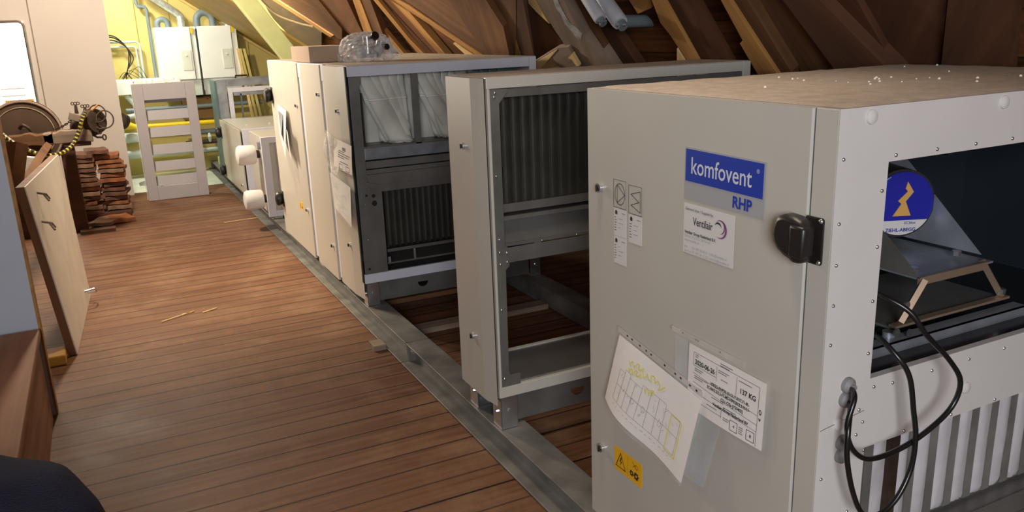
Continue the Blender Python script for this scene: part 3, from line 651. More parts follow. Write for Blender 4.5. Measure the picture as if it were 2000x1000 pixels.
mb = MB(); mb.box(1.60, 1.985, 1.30, 1.303, .868, .89); mb.obj('floor_channel', 'galv', UA)
for p in ((1.665, 1.25, 1.012), (1.845, 1.27, 1.02), (1.72, 1.34, 1.014), (1.945, 1.21, .92)): MB().cyl(p, (p[0], p[1], p[2] + .012), .011, 6).obj('hex_bolt', 'shiny', UA)
for x, z in ((1.52, .915), (1.565, .905), (1.545, .975)): MB().tube([(x, 1.17, z), (x, 1.165, z)], .009, 8).obj('hex_bolt', 'shiny', UA)
MB().cyl((1.535, 1.20, .868), (1.535, 1.20, .905), .014, 14).obj('rubber_mount', 'galv', UA, smooth=True)
# lower filter pockets behind clear sheet
mb = MB(); pw = .072; vs = []; fs = []
for i in range(14):
    x = 1.340 + i * pw; n = 8; m0 = len(vs)
    for zz in (.452, .47, .60, .74):
        for j in range(n + 1):
            a = PI * j / n; r = (pw * .31); vs.append((x + pw * .4 - r * math.cos(a), 1.125 - math.sin(a) * (.012 if zz > .46 else .004) + rnd.uniform(-.002, .002), zz))
    for q in range(3):
        for j in range(n): fs.append((m0 + q * (n + 1) + j, m0 + q * (n + 1) + j + 1, m0 + (q + 1) * (n + 1) + j + 1, m0 + (q + 1) * (n + 1) + j))
mb.add(vs, fs); FP = mb.obj('filter_pockets', 'bag', UA, smooth=True)
for i in range(14):
    x = 1.340 + i * pw
    MB().box(x - .020, x + .006, 1.119, 1.128, .45, .74).obj('filter_spacer', 'rail', FP)
MB().box(1.45, 1.478, 1.10, 1.118, .45, .74).obj('filter_rail', 'rust', UA)
MB().box(1.31, 2.36, 1.13, 1.14, .44, .74).obj('filter_backing', 'galvdark', UA)
mb = MB(); mb.box(1.312, 2.376, 1.075, 1.135, .432, .440); mb.box(1.312, 2.376, 1.065, 1.075, .40, .445); mb.box(1.312, 2.376, 1.06, 1.068, .165, .40); mb.obj('drain_tray', 'galvdark', UA)
MB().box(1.20, 2.37, 1.905, 1.917, .17, .72).obj('rear_panel', 'galvdark', UA)
MB().box(2.362, 2.376, 1.076, 1.917, .17, 1.424).obj('far_panel', 'grey', UA)
MB().box(1.19, 2.37, 1.08, 1.90, .160, .170).obj('bottom_panel', 'galvdark', UA)
for yy in (1.12, 1.80): foot(UA, 1.20, yy, z1=.16); foot(UA, 2.33, yy, -1, z1=.16)
lock(UA, 1.850, 1.180); lock(UA, 1.852, .402)
# hinge handle
mxh = door_mx(1.175, 1.197, 1.178)
prof = [(.005, .030), (.0, .015), (-.002, -.002), (.003, -.018), (.015, -.031), (.032, -.040), (.046, -.044), (.052, -.048), (.060, -.049), (.080, -.045), (.082, .022), (.076, .034), (.05, .041), (.027, .042), (.012, .037)]
mb = MB(); mb.prism([(a, b) for a, b in prof], .038, mxh); HH = mb.obj('hinge_cover', 'plastic', UA, bevel=.010, smooth=True)
MB().prism([(.055, -.050), (.095, -.050), (.098, -.046), (.098, .038), (.095, .042), (.055, .042)], .005, mxh).obj('hinge_plate', 'plastic', HH, bevel=.002)
mb = MB(); mb.prism([(.048, -.038), (.084, -.036), (.086, .026), (.048, .028)], .034, mxh @ Matrix.Translation((0, 0, .008))); mb.obj('hinge_barrel', 'plastic', HH, bevel=.006, smooth=True)
for z in (.036, -.044): screw(HH, mxh @ Vector((.092, z, .005)), (-1, 0, 0), .005)
screw(HH, mxh @ Vector((.080, -.014, .0385)), (-1, 0, 0), .0025)
# stickers on the door
XD = 1.1778
mx = door_mx(1.494, 1.2105, XD, -.017)
mb = MB(); flat(mb, mx, 0, 0, .258, .119); LP = mb.obj('logo_plate', 'stickgrey', UA)
mb = MB(); flat(mb, mx, .004, .042, .252, .115, lift=.0007); mb.obj('logo_field', 'blue', LP)
mb = MB(); tm = mx @ Matrix.Translation((0, 0, .0016)); text_into(mb, 'komfovent', .0545, tm, .022, .061, bold=.0004, sx=.83); text_into(mb, '®', .012, tm, .232, .093); mb.obj('logo_lettering', 'letters', LP)
mb = MB(); text_into(mb, 'RHP', .034, mx @ Matrix.Translation((0, 0, .0012)), .163, .010, bold=.0012, sx=.95); mb.obj('model_lettering', 'blue', LP)
mx = door_mx(1.494, 1.083, XD, -.012)
mb = MB(); flat(mb, mx, 0, 0, .172, .117); VS = mb.obj('supplier_sticker', 'stick', UA); t = mx @ Matrix.Translation((0, 0, .0011))
mb = MB(); text_into(mb, 'Geleverd door / Supplied by:', .0098, t, .006, .102, sx=.85); text_into(mb, 'Ventilair', .0255, t, .034, .071, bold=.0003, sx=.78); text_into(mb, 'Ventilair Group Nederland B.V.', .0098, t, .005, .047, bold=.00025, sx=.87); mb.obj('sticker_lettering', 'ink', VS)
mb = MB()
for i, s in enumerate(('Kerver 16 | 5521 DB Eersel', 'www.ventilair.nl', '', 'Info      +31 497 36 00 31  | info@ventilair.nl', 'Service +31 497 36 12 33 | service@ventilair.nl')):
    if s: text_into(mb, s, .0092, t, .005, .038 - i * .0098 + (.004 if i > 2 else 0), sx=.88)
mb.obj('sticker_small_print', 'inkmid', VS)
mb = MB()
def crescent(cx, cy, R, r, dx, dy, a0, a1, n=24):
    for i in range(n):
        a = a0 + (a1 - a0) * i / n; b = a0 + (a1 - a0) * (i + 1) / n
        w1 = math.sin(PI * i / n) * r; w2 = math.sin(PI * (i + 1) / n) * r
        q = [(cx + (R - w1) * math.cos(a), cy + (R - w1) * math.sin(a)), (cx + R * math.cos(a), cy + R * math.sin(a)), (cx + R * math.cos(b), cy + R * math.sin(b)), (cx + (R - w2) * math.cos(b), cy + (R - w2) * math.sin(b))]
        mb.add([t @ Vector((*p, 0)) for p in q], [(0, 1, 2, 3)])
crescent(.128, .079, .021, .0055, 0, 0, -2.2, 2.4); crescent(.127, .083, .0155, .0035, 0, 0, -1.6, 1.2); mb.obj('swirl_emblem', 'purple', VS)
mb = MB(); crescent(.120, .083, .011, .0045, 0, 0, -.1, 3.0); mb.obj('swirl_centre', 'ink', VS)
# pictograms
def pict(y, z, kind):
    mx = door_mx(y, z, XD); mb = MB(); W, H = .057, .073; flat(mb, mx, 0, 0, W, H); P_ = mb.obj('pictogram_sticker', 'stickgrey' if False else 'grey', UA)
    t = mx @ Matrix.Translation((0, 0, .0004)); mb = MB(); line(mb, t, [(0, 0), (W, 0), (W, H), (0, H)], .0012, closed=True)
    if kind == 'fan':
        line(mb, t, circ(W / 2, H / 2, .0225, 30, ry=.028), .0018, closed=True); line(mb, t, [(W / 2 - .012, H / 2 - .024), (W / 2 - .012, H / 2 + .024), (W / 2 + .022, H / 2)], .0018, closed=True)
    else: line(mb, t, [(.010, .050), (.050, .062), (.050, .008), (.010, .022), (.045, .034)], .0018, closed=True)
    mb.obj('pictogram_lines', 'ink', P_)
pict(1.785, 1.140, 'fan'); pict(1.716, 1.135, 'filter')
def smalllab(y, z, n):
    mx = door_mx(y, z, XD); mb = MB(); W, H = .057, .074; flat(mb, mx, 0, 0, W, H); P_ = mb.obj('small_label', 'stick', UA)
    t = mx @ Matrix.Translation((0, 0, .0008)); mb = MB(); mb.prism([(.006, .058), (.006, .066), (.011, .070), (.016, .066), (.016, .058)], .0003, t)
    rn = random.Random(n)
    for i in range(6): line(mb, t, [(.005, .050 - i * .007), (.009 + rn.uniform(0, .005), .050 - i * .007)], .0016)
    mb.obj('label_print', 'ink', P_); mb = MB(); line(mb, t, [(.038, .064), (.052, .064)], .002)
    for i in range(3): line(mb, t, [(.022, .048 - i * .012), (.030 + rn.uniform(0, .018), .048 - i * .012)], .0012)
    mb.obj('label_fine_print', 'inkgrey', P_)
smalllab(1.785, 1.063, 1); smalllab(1.716, 1.058, 2); smalllab(1.785, .987, 3)
# warning sticker
def warning(u, y, z, s=1.0, x=XD):
    mx = door_mx(y, z, x) @ Matrix.Scale(s, 4); mb = MB(); flat(mb, mx, 0, 0, .135, .072); P_ = mb.obj('warning_sticker', 'yellow', u)
    t = mx @ Matrix.Translation((0, 0, .0008)); mb = MB(); line(mb, t, [(.010, .014), (.056, .014), (.033, .060)], .0025, closed=True)
    mb.prism([(.033, .048), (.027, .032), (.033, .034), (.029, .019), (.039, .036), (.033, .034), (.037, .047)], .0003, t)
    line(mb, t, [(.068, .004), (.068, .068)], .0006)
    for cx, cy, r in ((.086, .024, .010), (.108, .024, .013)):
        poly = []
        for i in range(32):
            a = 2 * PI * i / 32; rr_ = r if i % 4 < 2 else r * .72; poly.append((cx + rr_ * math.cos(a), cy + rr_ * math.sin(a)))
        ins = circ(cx, cy, r * .3, 32); vs = [t @ Vector((*p, .0002)) for p in poly + ins]; mb.add(vs, [(i, (i + 1) % 32, 32 + (i + 1) % 32, 32 + i) for i in range(32)])
    line(mb, t, [(.090, .062), (.110, .046)], .0015); line(mb, t, [(.092, .046), (.108, .060)], .001); line(mb, t, circ(.111, .052, .006, 12), .001, closed=True)
    mb.obj('warning_symbols', 'ink', P_); return P_
warning(UA, 1.787, .370)
# taped documents
class Sheet:
    """a paper or film hanging on the aisle face: corners TL, TR, BR, BL as (y, z), bulging off the door"""
    def __init__(s, c, x, bulge=lambda u, v: 0.0): s.c = c; s.x = x; s.b = bulge
    def P(s, u, v, lift=0.0):
        tl, tr, br, bl = s.c
        y = (1 - v) * ((1 - u) * tl[0] + u * tr[0]) + v * ((1 - u) * bl[0] + u * br[0])
        z = (1 - v) * ((1 - u) * tl[1] + u * tr[1]) + v * ((1 - u) * bl[1] + u * br[1])
        return Vector((s.x - s.b(u, v) - lift, y, z))
    def mesh(s, nu=14, nv=14, u0=0, u1=1, v0=0, v1=1, lift=0.0, mb=None):
        mb = mb or MB(); vs = [s.P(u0 + (u1 - u0) * i / nu, v0 + (v1 - v0) * j / nv, lift) for i in range(nu + 1) for j in range(nv + 1)]
        mb.add(vs, [(i * (nv + 1) + j, (i + 1) * (nv + 1) + j, (i + 1) * (nv + 1) + j + 1, i * (nv + 1) + j + 1) for i in range(nu) for j in range(nv)]); return mb
    def line(s, mb, u0, v0, u1, v1, w=.0015, lift=.0012):
        a, b = s.P(u0, v0, lift), s.P(u1, v1, lift); n = 4; d = (b - a).normalized(); q = Vector((1, 0, 0)).cross(d).normalized() * w / 2
        for i in range(n):
            p1 = s.P(u0 + (u1 - u0) * i / n, v0 + (v1 - v0) * i / n, lift); p2 = s.P(u0 + (u1 - u0) * (i + 1) / n, v0 + (v1 - v0) * (i + 1) / n, lift)
            mb.add([p1 - q, p2 - q, p2 + q, p1 + q], [(0, 1, 2, 3)])
    def poly(s, mb, pts, w=.0015, lift=.0012, closed=True):
        pts = list(pts) + ([pts[0]] if closed else [])
        for a, b in zip(pts, pts[1:]): s.line(mb, *a, *b, w, lift)
    def text(s, mb, body, size, u, v, W, H, **k):
        t = MB(); text_into(t, body, size, Matrix.Identity(4), **k)
        mb.add([s.P(u + p[0] / W, v - p[1] / H, .0013) for p in t.v], t.f)

# delivery note in a clear pouch
d = empty('document_pouch', (1.160, 1.33, .70), 'clear pouch with printed delivery note taped right on the nearest unit door', 'document pouch')
film_ = Sheet([(1.515, .878), (1.215, .872), (1.23, .70), (1.53, .50)], 1.1775, lambda u, v: .002 + .008 * v)
Sheet([(1.515, .872), (1.300, .842), (1.395, .509), (1.50, .515)], 1.1770, lambda u, v: .002 + .010 * v * (1 - u)).mesh().obj('pouch_film', 'filmlow', d, smooth=True)
note = Sheet([(1.455, .868), (1.197, .860), (1.204, .700), (1.460, .705)], 1.1730, lambda u, v: .002 + .005 * math.sin(PI * u) * v)
nt_ = note.mesh().obj('delivery_note', 'paper', d, smooth=True)
W, H = .252, .165
mb = MB()
for a in [(.08, .10, .93, .10), (.08, .10, .08, .30), (.93, .10, .93, .98), (.08, .30, .40, .30), (.40, .13, .40, .36), (.66, .12, .66, .40), (.08, .42, .93, .52), (.08, .56, .93, .66), (.08, .70, .93, .76), (.08, .84, .50, .84), (.50, .70, .50, .86)]: note.line(mb, *a, w=.0009)
for u in (.62, .82): note.poly(mb, [(u, .80), (u + .09, .80), (u + .09, .95), (u, .95)], w=.0014)
note.text(mb, '4', .012, u + .036 - .20, .90, W, H); note.text(mb, '8', .012, u + .036, .90, W, H)
note.text(mb, '2020-06-26', .0170, .10, .27, W, H, bold=.0004, sx=.88); note.text(mb, '137 KG', .0175, .70, .33, W, H, bold=.0004, sx=.9)
note.text(mb, 'VERSO-RHP50-20-DL/7.07/7.71-IR-', .0108, .33, .455, W, H, bold=.0003, sx=.80)
note.text(mb, 'EC/E4/2.5/2.5-F7-M5-HW/2R/2.5-X-L1-', .0108, .29, .53, W, H, bold=.0003, sx=.80)
note.text(mb, 'C5.1-C/Sa [Y29402]', .0108, .48, .605, W, H, bold=.0003, sx=.80)
note.text(mb, 'Ventilair Group Nederland BV', .0108, .38, .735, W, H, bold=.0003, sx=.85)
note.poly(mb, [(.955 + .012 * math.cos(a * .7), .45 + .035 * math.sin(a * .7)) for a in range(9)], w=.002); note.line(mb, .945, .54, .955, .58, w=.002); note.line(mb, .955, .58, .965, .54, w=.002)
mb.obj('note_print', 'ink', nt_)
mb = MB()
for u, v, w_ in ((.10, .13, .05), (.10, .16, .04), (.44, .06, .16), (.44, .09, .12), (.42, .17, .14), (.42, .20, .11), (.46, .29, .09), (.68, .16, .16), (.10, .34, .12), (.10, .37, .10), (.10, .46, .2), (.10, .49, .12), (.36, .63, .16), (.52, .68, .16), (.52, .71, .12), (.10, .63, .12), (.10, .66, .1), (.10, .78, .09), (.10, .81, .07), (.30, .78, .14), (.53, .83, .08), (.53, .86, .07), (.73, .83, .05), (.73, .86, .05), (.73, .89, .04), (.73, .92, .05)):
    note.line(mb, u, v, u + w_, v, w=.0022)
mb.obj('note_small_print', 'inkgrey', nt_)
ts = Sheet([(1.520, .892), (1.262, .886), (1.262, .872), (1.520, .879)], 1.1700, lambda u, v: .0015)
tp = ts.mesh(6, 1).obj('tape_strip', 'tape', d); mb = MB()
for u in (.16, .35, .38, .68): ts.line(mb, u, .4, u + .015, .4, w=.004, lift=.0004)
mb.obj('tape_marks', 'inkgrey', tp)
# drawing in the second pouch
d = empty('document_pouch', (1.150, 1.60, .65), 'pouch with a curling yellow-highlighted drawing, taped left of the delivery note', 'document pouch')
def bl(u, v): return .004 + .030 * v * (0.35 + .65 * math.sin(PI * min(1, u * .9))) + .010 * math.sin(2.2 * PI * u) * v
dr = Sheet([(1.742, .796), (1.398, .742), (1.44, .508), (1.800, .590)], 1.1690, bl)
ds = dr.mesh(24, 16).obj('drawing_sheet', 'paper', d, smooth=True)
Sheet([(1.745, .802), (1.385, .742), (1.44, .500), (1.800, .575)], 1.1675, bl).mesh(20, 14).obj('pouch_film', film('thin_pouch_film', .10, bump=.3, bs=9), d, smooth=True)
mb = MB(); rnd = random.Random(11)
xs = [.13, .20, .27, .34, .42, .52, .61, .69, .76, .86]
for a, b in zip(xs, xs[1:]):
    top = .34 + rnd.choice((0, .05)); dr.poly(mb, [(a, top), (b, top), (b, .60), (a, .60)], w=.0010)
    dr.poly(mb, [(a, .60), (b, .60), (b, .82), (a, .82)], w=.0010)
    for _ in range(3): u = rnd.uniform(a, b - .02); v = rnd.uniform(.4, .75); dr.line(mb, u, v, u + rnd.uniform(.01, .02), v + rnd.uniform(-.06, .06), w=.0008)
for i in range(14): u = .15 + .05 * i; dr.line(mb, u, .88, u + rnd.uniform(.01, .035), .88 + rnd.uniform(-.01, .01), w=.0012)
for u in (.36, .48, .66): dr.poly(mb, [(u + .02 * math.cos(q), .62 + .04 * math.sin(q)) for q in [PI / 3 * i for i in range(6)]], w=.0008)
mb.obj('drawing_lines', 'inkgrey', ds)
mb = MB()
for u0, v0, n_, du in ((.20, .20, 26, .017), (.22, .29, 12, .014), (.44, .36, 9, .013)):
    dr.poly(mb, [(u0 + du * i + .014 * math.sin(2.1 * i), v0 + .045 * math.sin(1.7 * i) + .02 * math.sin(.6 * i)) for i in range(n_)], w=.0038, closed=False, lift=.0014)
dr.poly(mb, [(.76, .40), (.88, .40), (.88, .84), (.76, .84)], w=.0030, lift=.0014)
mb.obj('highlighter_marks', 'marker', ds)
ts = Sheet([(1.750, .818), (1.395, .764), (1.397, .748), (1.752, .804)], 1.1700, lambda u, v: .004)
tp = ts.mesh(10, 1).obj('tape_strip', 'tape', d); mb = MB()
for u in (.12, .18, .28, .36, .42, .58, .70, .76, .86, .93): ts.line(mb, u, .5, u + .018, .5, w=.005, lift=.0006)
mb.obj('tape_marks', 'ink', tp)

# cables looping out of the window
e1 = [(1.30, 1.16, 1.10), (1.243, 1.02, 1.078), (1.295, 1.0, 1.055), (1.374, .99, .998), (1.448, .985, .928), (1.481, .98, .876), (1.469, .985, .821), (1.405, .99, .78), (1.333, 1.0, .753), (1.260, 1.005, .753), (1.217, 1.01, .786), (1.205, 1.015, .835), (1.225, 1.02, .885), (1.245, 1.045, .893)]
e1[0] = (1.325, 1.13, 1.065); e1[1] = (1.318, 1.06, 1.070)
e1[2] = (1.345, 1.01, 1.045)
tag(MB().tube(spline(e1), .0055, 10).obj('power_cable', 'cable', smooth=True), 'black cable forming the wider right-hand loop out of the side window of the nearest unit', 'cable')
e2 = [(1.325, 1.13, .985), (1.318, 1.06, .985), (1.325, 1.012, .955), (1.345, .995, .913), (1.360, .99, .84), (1.368, .985, .779), (1.363, .985, .711), (1.33, .985, .655), (1.288, .99, .628), (1.245, .995, .640), (1.217, 1.0, .696), (1.200, 1.005, .77), (1.203, 1.01, .825), (1.228, 1.03, .858), (1.242, 1.045, .864)]
tag(MB().tube(spline(e2), .0055, 10).obj('power_cable', 'cable', smooth=True), 'black cable forming the narrower, lower-hanging loop out of the side window of the nearest unit', 'cable')

# ------------------------------------------------------------------ open coil unit behind the nearest one
UB = empty('air_handling_unit', (1.18, 2.605, .11), 'thin ventilation section with dark coil above an empty opening, behind the nearest unit', 'ventilation unit')
y0, y1, x1 = 2.605, 2.93, 2.376
door_panel(UB, 2.612, 2.925, .215, 1.440, 'grey', round_near=.085, x=1.178)
lock(UB, 2.777, 1.194); lock(UB, 2.778, .452)
mb = MB().box(1.193, 1.199, y0 + .012, y1, .25, 1.44); mb.obj('gasket', 'gap', UB)
MB().box(1.199, 2.335, y0, y0 + .02, 1.404, 1.442).obj('frame_profile', 'grey', UB, bevel=.002); MB().box(1.199, 2.335, y0, y0 + .02, .246, .290).obj('frame_profile', 'grey', UB, bevel=.002)
MB().box(2.337, 2.376, y0, y0 + .02, .246, 1.443).obj('corner_profile', 'grey', UB, bevel=.003)
MB().box(1.199, 1.209, y0 - .002, y0 + .02, .29, 1.404).obj('frame_edge', 'grey', UB)
MB().box(1.20, 2.376, y0 + .015, y1, 1.432, 1.444).obj('top_panel', 'dusttop', UB)
rnd = random.Random(5)
for i in range(9): MB().tube([(1.25 + i * .12 + rnd.uniform(-.04, .04), 2.65 + rnd.uniform(0, .2), 1.446)] * 1 + [(1.255 + i * .12 + rnd.uniform(-.04, .04), 2.65 + rnd.uniform(0, .2), 1.448)], .004, 6).obj('plaster_crumb', 'dust', UB) if False else None
# inner galvanised frame with gusset corners
mxs = side_mx(0, 0, y0 - .001)
def splate(u, poly, m, name, y=y0 - .001, t=.003, parent=None):
    mb = MB(); mb.prism(poly, -t, side_mx(0, 0, y)); return mb.obj(name, m, parent or u, bevel=.0008)
splate(UB, [(1.210, 1.402), (1.280, 1.402), (1.282, 1.395), (1.262, 1.372), (1.246, 1.352), (1.246, .845), (1.262, .83), (1.262, .765), (1.246, .75), (1.242, .355), (1.248, .335), (1.290, .335), (1.290, .292), (1.210, .292)], 'galvdark', 'inner_frame')
splate(UB, [(1.262, 1.372), (2.335, 1.372), (2.335, 1.402), (1.280, 1.402)], 'galvdark', 'top_strip', y=y0 + .004)
splate(UB, [(1.262, .775), (2.335, .775), (2.335, .832), (1.262, .832)], 'galvdark', 'cross_bar', y=y0 + .003)
MB().box(1.25, 2.335, y0 + .02, y0 + .30, .832, .842).obj('drip_tray', 'galvdark', UB)
MB().box(1.25, 2.335, y0 + .045, y0 + .05, .842, .930).obj('tray_upstand', 'galvdark', UB)
MB().box(1.25, 2.335, y0 + .022, y0 + .03, .960, .990).obj('coil_rail', 'galvdark', UB)
MB().box(1.25, 2.335, y0 + .02, y0 + .05, .930, .945).obj('coil_ledge', 'galvdark', UB); MB().box(1.25, 2.335, y0 + .21, y0 + .215, .842, 1.0).obj('tray_back', 'galvdark', UB)
CB = coil(UB, 1.252, 2.335, .975, 1.375, y0 + .035)
MB().box(1.20, 2.36, y0 + .02, y1 - .01, .290, .296).obj('floor_plate', mat('shiny_galvanised_plate', (0.42, 0.43, 0.44), 0.28, 0.9, var=0.1), UB)
MB().box(1.20, 2.37, y1 - .02, y1, .25, .30).obj('rear_frame_profile', 'grey', UB); MB().box(1.20, 2.37, y1 - .02, y1, 1.40, 1.44).obj('rear_frame_profile', 'grey', UB)
MB().box(2.36, 2.376, y0 + .02, y1, .25, 1.432).obj('far_panel', 'grey', UB)
for x, z in ((1.226, 1.375), (1.222, 1.10), (1.224, .868), (1.224, .82), (1.224, .775), (1.252, .815), (1.252, .78), (1.222, .60), (1.222, .325), (1.23, 1.39)): screw(UB, (x, y0 - .002, z), N, .005)
for x in (1.40, 1.55, 1.8, 2.0, 2.2): screw(UB, (x, y0 + .001, .84), N, .004)
foot(UB, 1.205, y0 + .005); foot(UB, 2.365, y0 + .005, -1); foot(UB, 1.205, y1 - .02, 1, -1); foot(UB, 2.365, y1 - .02, -1, -1)
base_beam(UB, 1.28, 2.29, y0 + .035); base_beam(UB, 1.28, 2.29, y1 - .05)

# ------------------------------------------------------------------ unit with filter bags above and coil below
UC = empty('air_handling_unit', (1.18, 4.34, .11), 'tall open ventilation section with white filter bags above a dark finned coil', 'ventilation unit')
y0, y1, x1 = 4.34, 4.80, 2.326
door_panel(UC, 4.352, 4.79, .15, 1.440, 'cream', round_near=.14, x=1.178)
MB().box(1.190, 1.197, y0 + .012, y1, .25, 1.44).obj('gasket', 'gap', UC)
MB().box(1.197, 2.280, y0, y0 + .02, 1.388, 1.442).obj('frame_profile', 'lilac', UC, bevel=.002); MB().box(1.197, 2.28, y0, y0 + .02, .246, .300).obj('frame_profile', 'lilac', UC, bevel=.002)
MB().box(2.283, 2.326, y0, y0 + .02, .246, 1.443).obj('corner_profile', 'lilac', UC, bevel=.003)
MB().box(1.197, 2.326, y0 + .012, y1, 1.434, 1.445).obj('top_panel', 'cream', UC)
splate(UC, [(1.200, 1.386), (1.266, 1.386), (1.266, 1.360), (1.256, 1.345), (1.256, 1.05), (1.256, .82), (1.335, .80), (1.335, .30), (1.200, .30)], 'galvdark', 'inner_frame', y=y0 - .001)
splate(UC, [(1.335, .800), (2.28, .800), (2.28, .86), (1.256, .86), (1.256, .82)], 'galvdark', 'cross_bar', y=y0 + .002)
MB().box(1.256, 2.28, y0 + .012, y0 + .02, .86, .885).obj('cross_bar_lip', 'galvdark', UC)
MB().box(1.256, 2.28, y0 + .02, y0 + .05, .89, .93).obj('cross_profile', 'galvdark', UC)
MB().box(1.256, 2.28, y0 + .004, y0 + .06, .940, 1.005).obj('filter_sill', 'galv', UC, bevel=.003)
MB().box(1.256, 2.28, y0 + .006, y0 + .30, 1.005, 1.012).obj('filter_sill_plate', 'galvdark', UC)
MB().box(1.335, 2.28, y0 + .002, y0 + .006, .76, .80).obj('coil_frame_top', 'galvdark', UC)
coil(UC, 1.345, 2.28, .425, .770, y0 + .04, pitch=.036)
MB().box(1.345, 2.28, y0 + .012, y0 + .02, .408, .425).obj('coil_frame_rail', 'galvdark', UC)
for x in (1.50, 1.86, 2.1): MB().box(x, x + .012, y0 + .014, y0 + .02, .345, .41).obj('coil_support', 'galv', UC)
MB().box(1.345, 1.36, y0 + .01, y0 + .02, .345, .38).obj('coil_support', 'galv', UC)
MB().box(1.345, 2.28, y0 + .02, y1 - .03, .335, .345).obj('drain_tray', 'galvdark', UC)
MB().box(1.345, 2.28, y0 + .2, y0 + .21, .345, .42).obj('tray_back', 'gap', UC)
for x, z in ((1.225, 1.34), (1.235, .835), (1.235, .79), (1.262, .815), (1.262, .785), (1.235, .70), (1.235, .50), (1.235, .36), (1.222, 1.0)): screw(UC, (x, y0 - .002, z), N, .004)
mb = MB()
for x, z, r in ((1.245, .748, .007), (1.285, .742, .010), (1.287, .700, .015), (1.228, .330, .007)): mb.prism(circ(x, z, r, 18), .0006, side_mx(0, 0, y0 - .0012))
mb.obj('cable_holes', 'gap', UC)
MB().box(1.556, 1.590, y0 + .006, y0 + .03, 1.005, 1.388).obj('filter_mullion', 'galvdark', UC)
MB().box(1.262, 1.270, y0 + .01, y0 + .03, 1.02, 1.30).obj('clamp_rail', 'dark', UC)
MB().box(1.90, 1.925, y0 + .02, y0 + .05, 1.005, 1.388).obj('filter_mullion', 'galvdark', UC)
# filter bags: folded pockets of fleece that sag to one side
def bag(u, xa, xb, z0, z1, y, seed, m='cloth'):
    """fleece pockets hanging from the top rail; each pocket is a slab that sags sideways and overlaps the next"""
    rn = random.Random(seed); W = xb - xa; first = None; np_ = 5
    for p in range(np_):
        mb = MB(); nu, nv = 8, 12; vs = []; sx = xa + W * (p + .1) / np_; lean_ = (.62 - .20 * p) * W + rn.uniform(-.03, .03); pw = W / np_ * (1.25 + .5 * rn.random()); ex = 1.5 + rn.uniform(0, .8)
        for j in range(nv + 1):
            t = j / nv; z = z1 - (z1 - z0) * min(1, t * 1.04)
            for i in range(nu + 1):
                s = i / nu; x = sx + pw * s * (1 + ex * .8 * t * (1 - .5 * t)) + lean_ * (t ** 1.25)
                yy = y + .012 * p + .045 * s - .030 * math.sin(PI * s) * (.4 + t) + .008 * math.sin(7 * t + 3 * s + seed + p)
                vs.append((min(max(x, xa), xb - .002 * p), yy, z + (.012 * math.sin(4 * s + p) if t > .9 else 0)))
        mb.add(vs, [(j * (nu + 1) + i, j * (nu + 1) + i + 1, (j + 1) * (nu + 1) + i + 1, (j + 1) * (nu + 1) + i) for j in range(nv) for i in range(nu)])
        o = mb.obj('filter_pocket', m, u, smooth=True, solid=.004)
        sv = [Vector(vs[4 * (nu + 1) + i]) + Vector((0, -.004, 0)) for i in range(nu + 1)]
        MB().tube(sv, .007, 6).obj('pocket_seam', 'foam', o, smooth=True)
MB().box(1.26, 2.28, y0 + .19, y0 + .20, 1.012, 1.39).obj('filter_backing', 'cloth', UC)
bag(UC, 1.262, 1.50, 1.014, 1.386, y0 + .10, 5); bag(UC, 1.590, 1.80, 1.014, 1.386, y0 + .10, 6)
bag(UC, 1.270, 1.556, 1.014, 1.386, y0 + .05, 1); bag(UC, 1.590, 1.86, 1.014, 1.386, y0 + .05, 2); bag(UC, 1.93, 2.27, 1.20, 1.386, y0 + .10, 3, 'teal')
MB().box(1.20, 2.28, y1 - .012, y1, .30, 1.43).obj('rear_panel', 'teal', UC)
MB().box(2.31, 2.326, y0 + .02, y1, .25, 1.434).obj('far_panel', 'cream', UC)
MB().box(1.20, 2.31, y0 + .02, y1 - .02, .248, .258).obj('bottom_panel', 'galvdark', UC)
foot(UC, 1.205, y0 + .005); foot(UC, 2.32, y0 + .005, -1); foot(UC, 1.205, y1 - .01, 1, -1); foot(UC, 2.32, y1 - .01, -1, -1)
base_beam(UC, 1.28, 2.25, y0 + .035); base_beam(UC, 1.28, 2.25, y1 - .05)
lock(UC, 4.525, 1.20); lock(UC, 4.52, .44)
# ------------------------------------------------------------------ two closed units behind it
def closed_unit(y0, y1, z1, x1, label, locks, m='cream', dz=.14):
    u = empty('air_handling_unit', (1.18, y0, .11), label, 'ventilation unit')
    door_panel(u, y0 + .085 if y1 - y0 > .6 else y0 + .06, y1 - .005, dz, z1 - .004, m, x=1.178)
    mb = MB(); mb.box(1.184, 1.20, y0, y1, z1 - .095, z1); mb.obj('top_profile', 'lilac', u, bevel=.002)
    MB().box(1.187, 1.20, y0, y0 + .08, dz + .02, z1 - .085).obj('corner_post', 'lilac', u, bevel=.002)
    MB().box(1.20, x1, y0, y1, .245, z1).obj('casing', m, u, bevel=.003)
    foot(u, 1.205, y0 + .005); foot(u, 1.205, y1 - .01, 1, -1); foot(u, x1 - .01, y0 + .005, -1); foot(u, x1 - .01, y1 - .01, -1, -1)
    for a, b in locks: lock(u, a, b)
    return u
UD = closed_unit(4.80, 5.375, 1.445, 2.326, 'narrow closed pale ventilation section right behind the filter-bag section', [(4.935, 1.27), (4.93, .345)])
UE = closed_unit(5.38, 6.45, 1.445, 2.326, 'wide closed cream ventilation section with hanging papers and a small yellow warning sticker', [(5.56, 1.165), (5.56, .46)])
knob_handle(UE, 6.40, 1.19, s=1.2); knob_handle(UE, 6.42, .40, s=1.2)
warning(UE, 5.80, .43, .75)
d = empty('document_pouch', (1.150, 4.50, .95), 'upper of two crinkled document pouches taped over the door edge of the filter-bag section', 'document pouch')
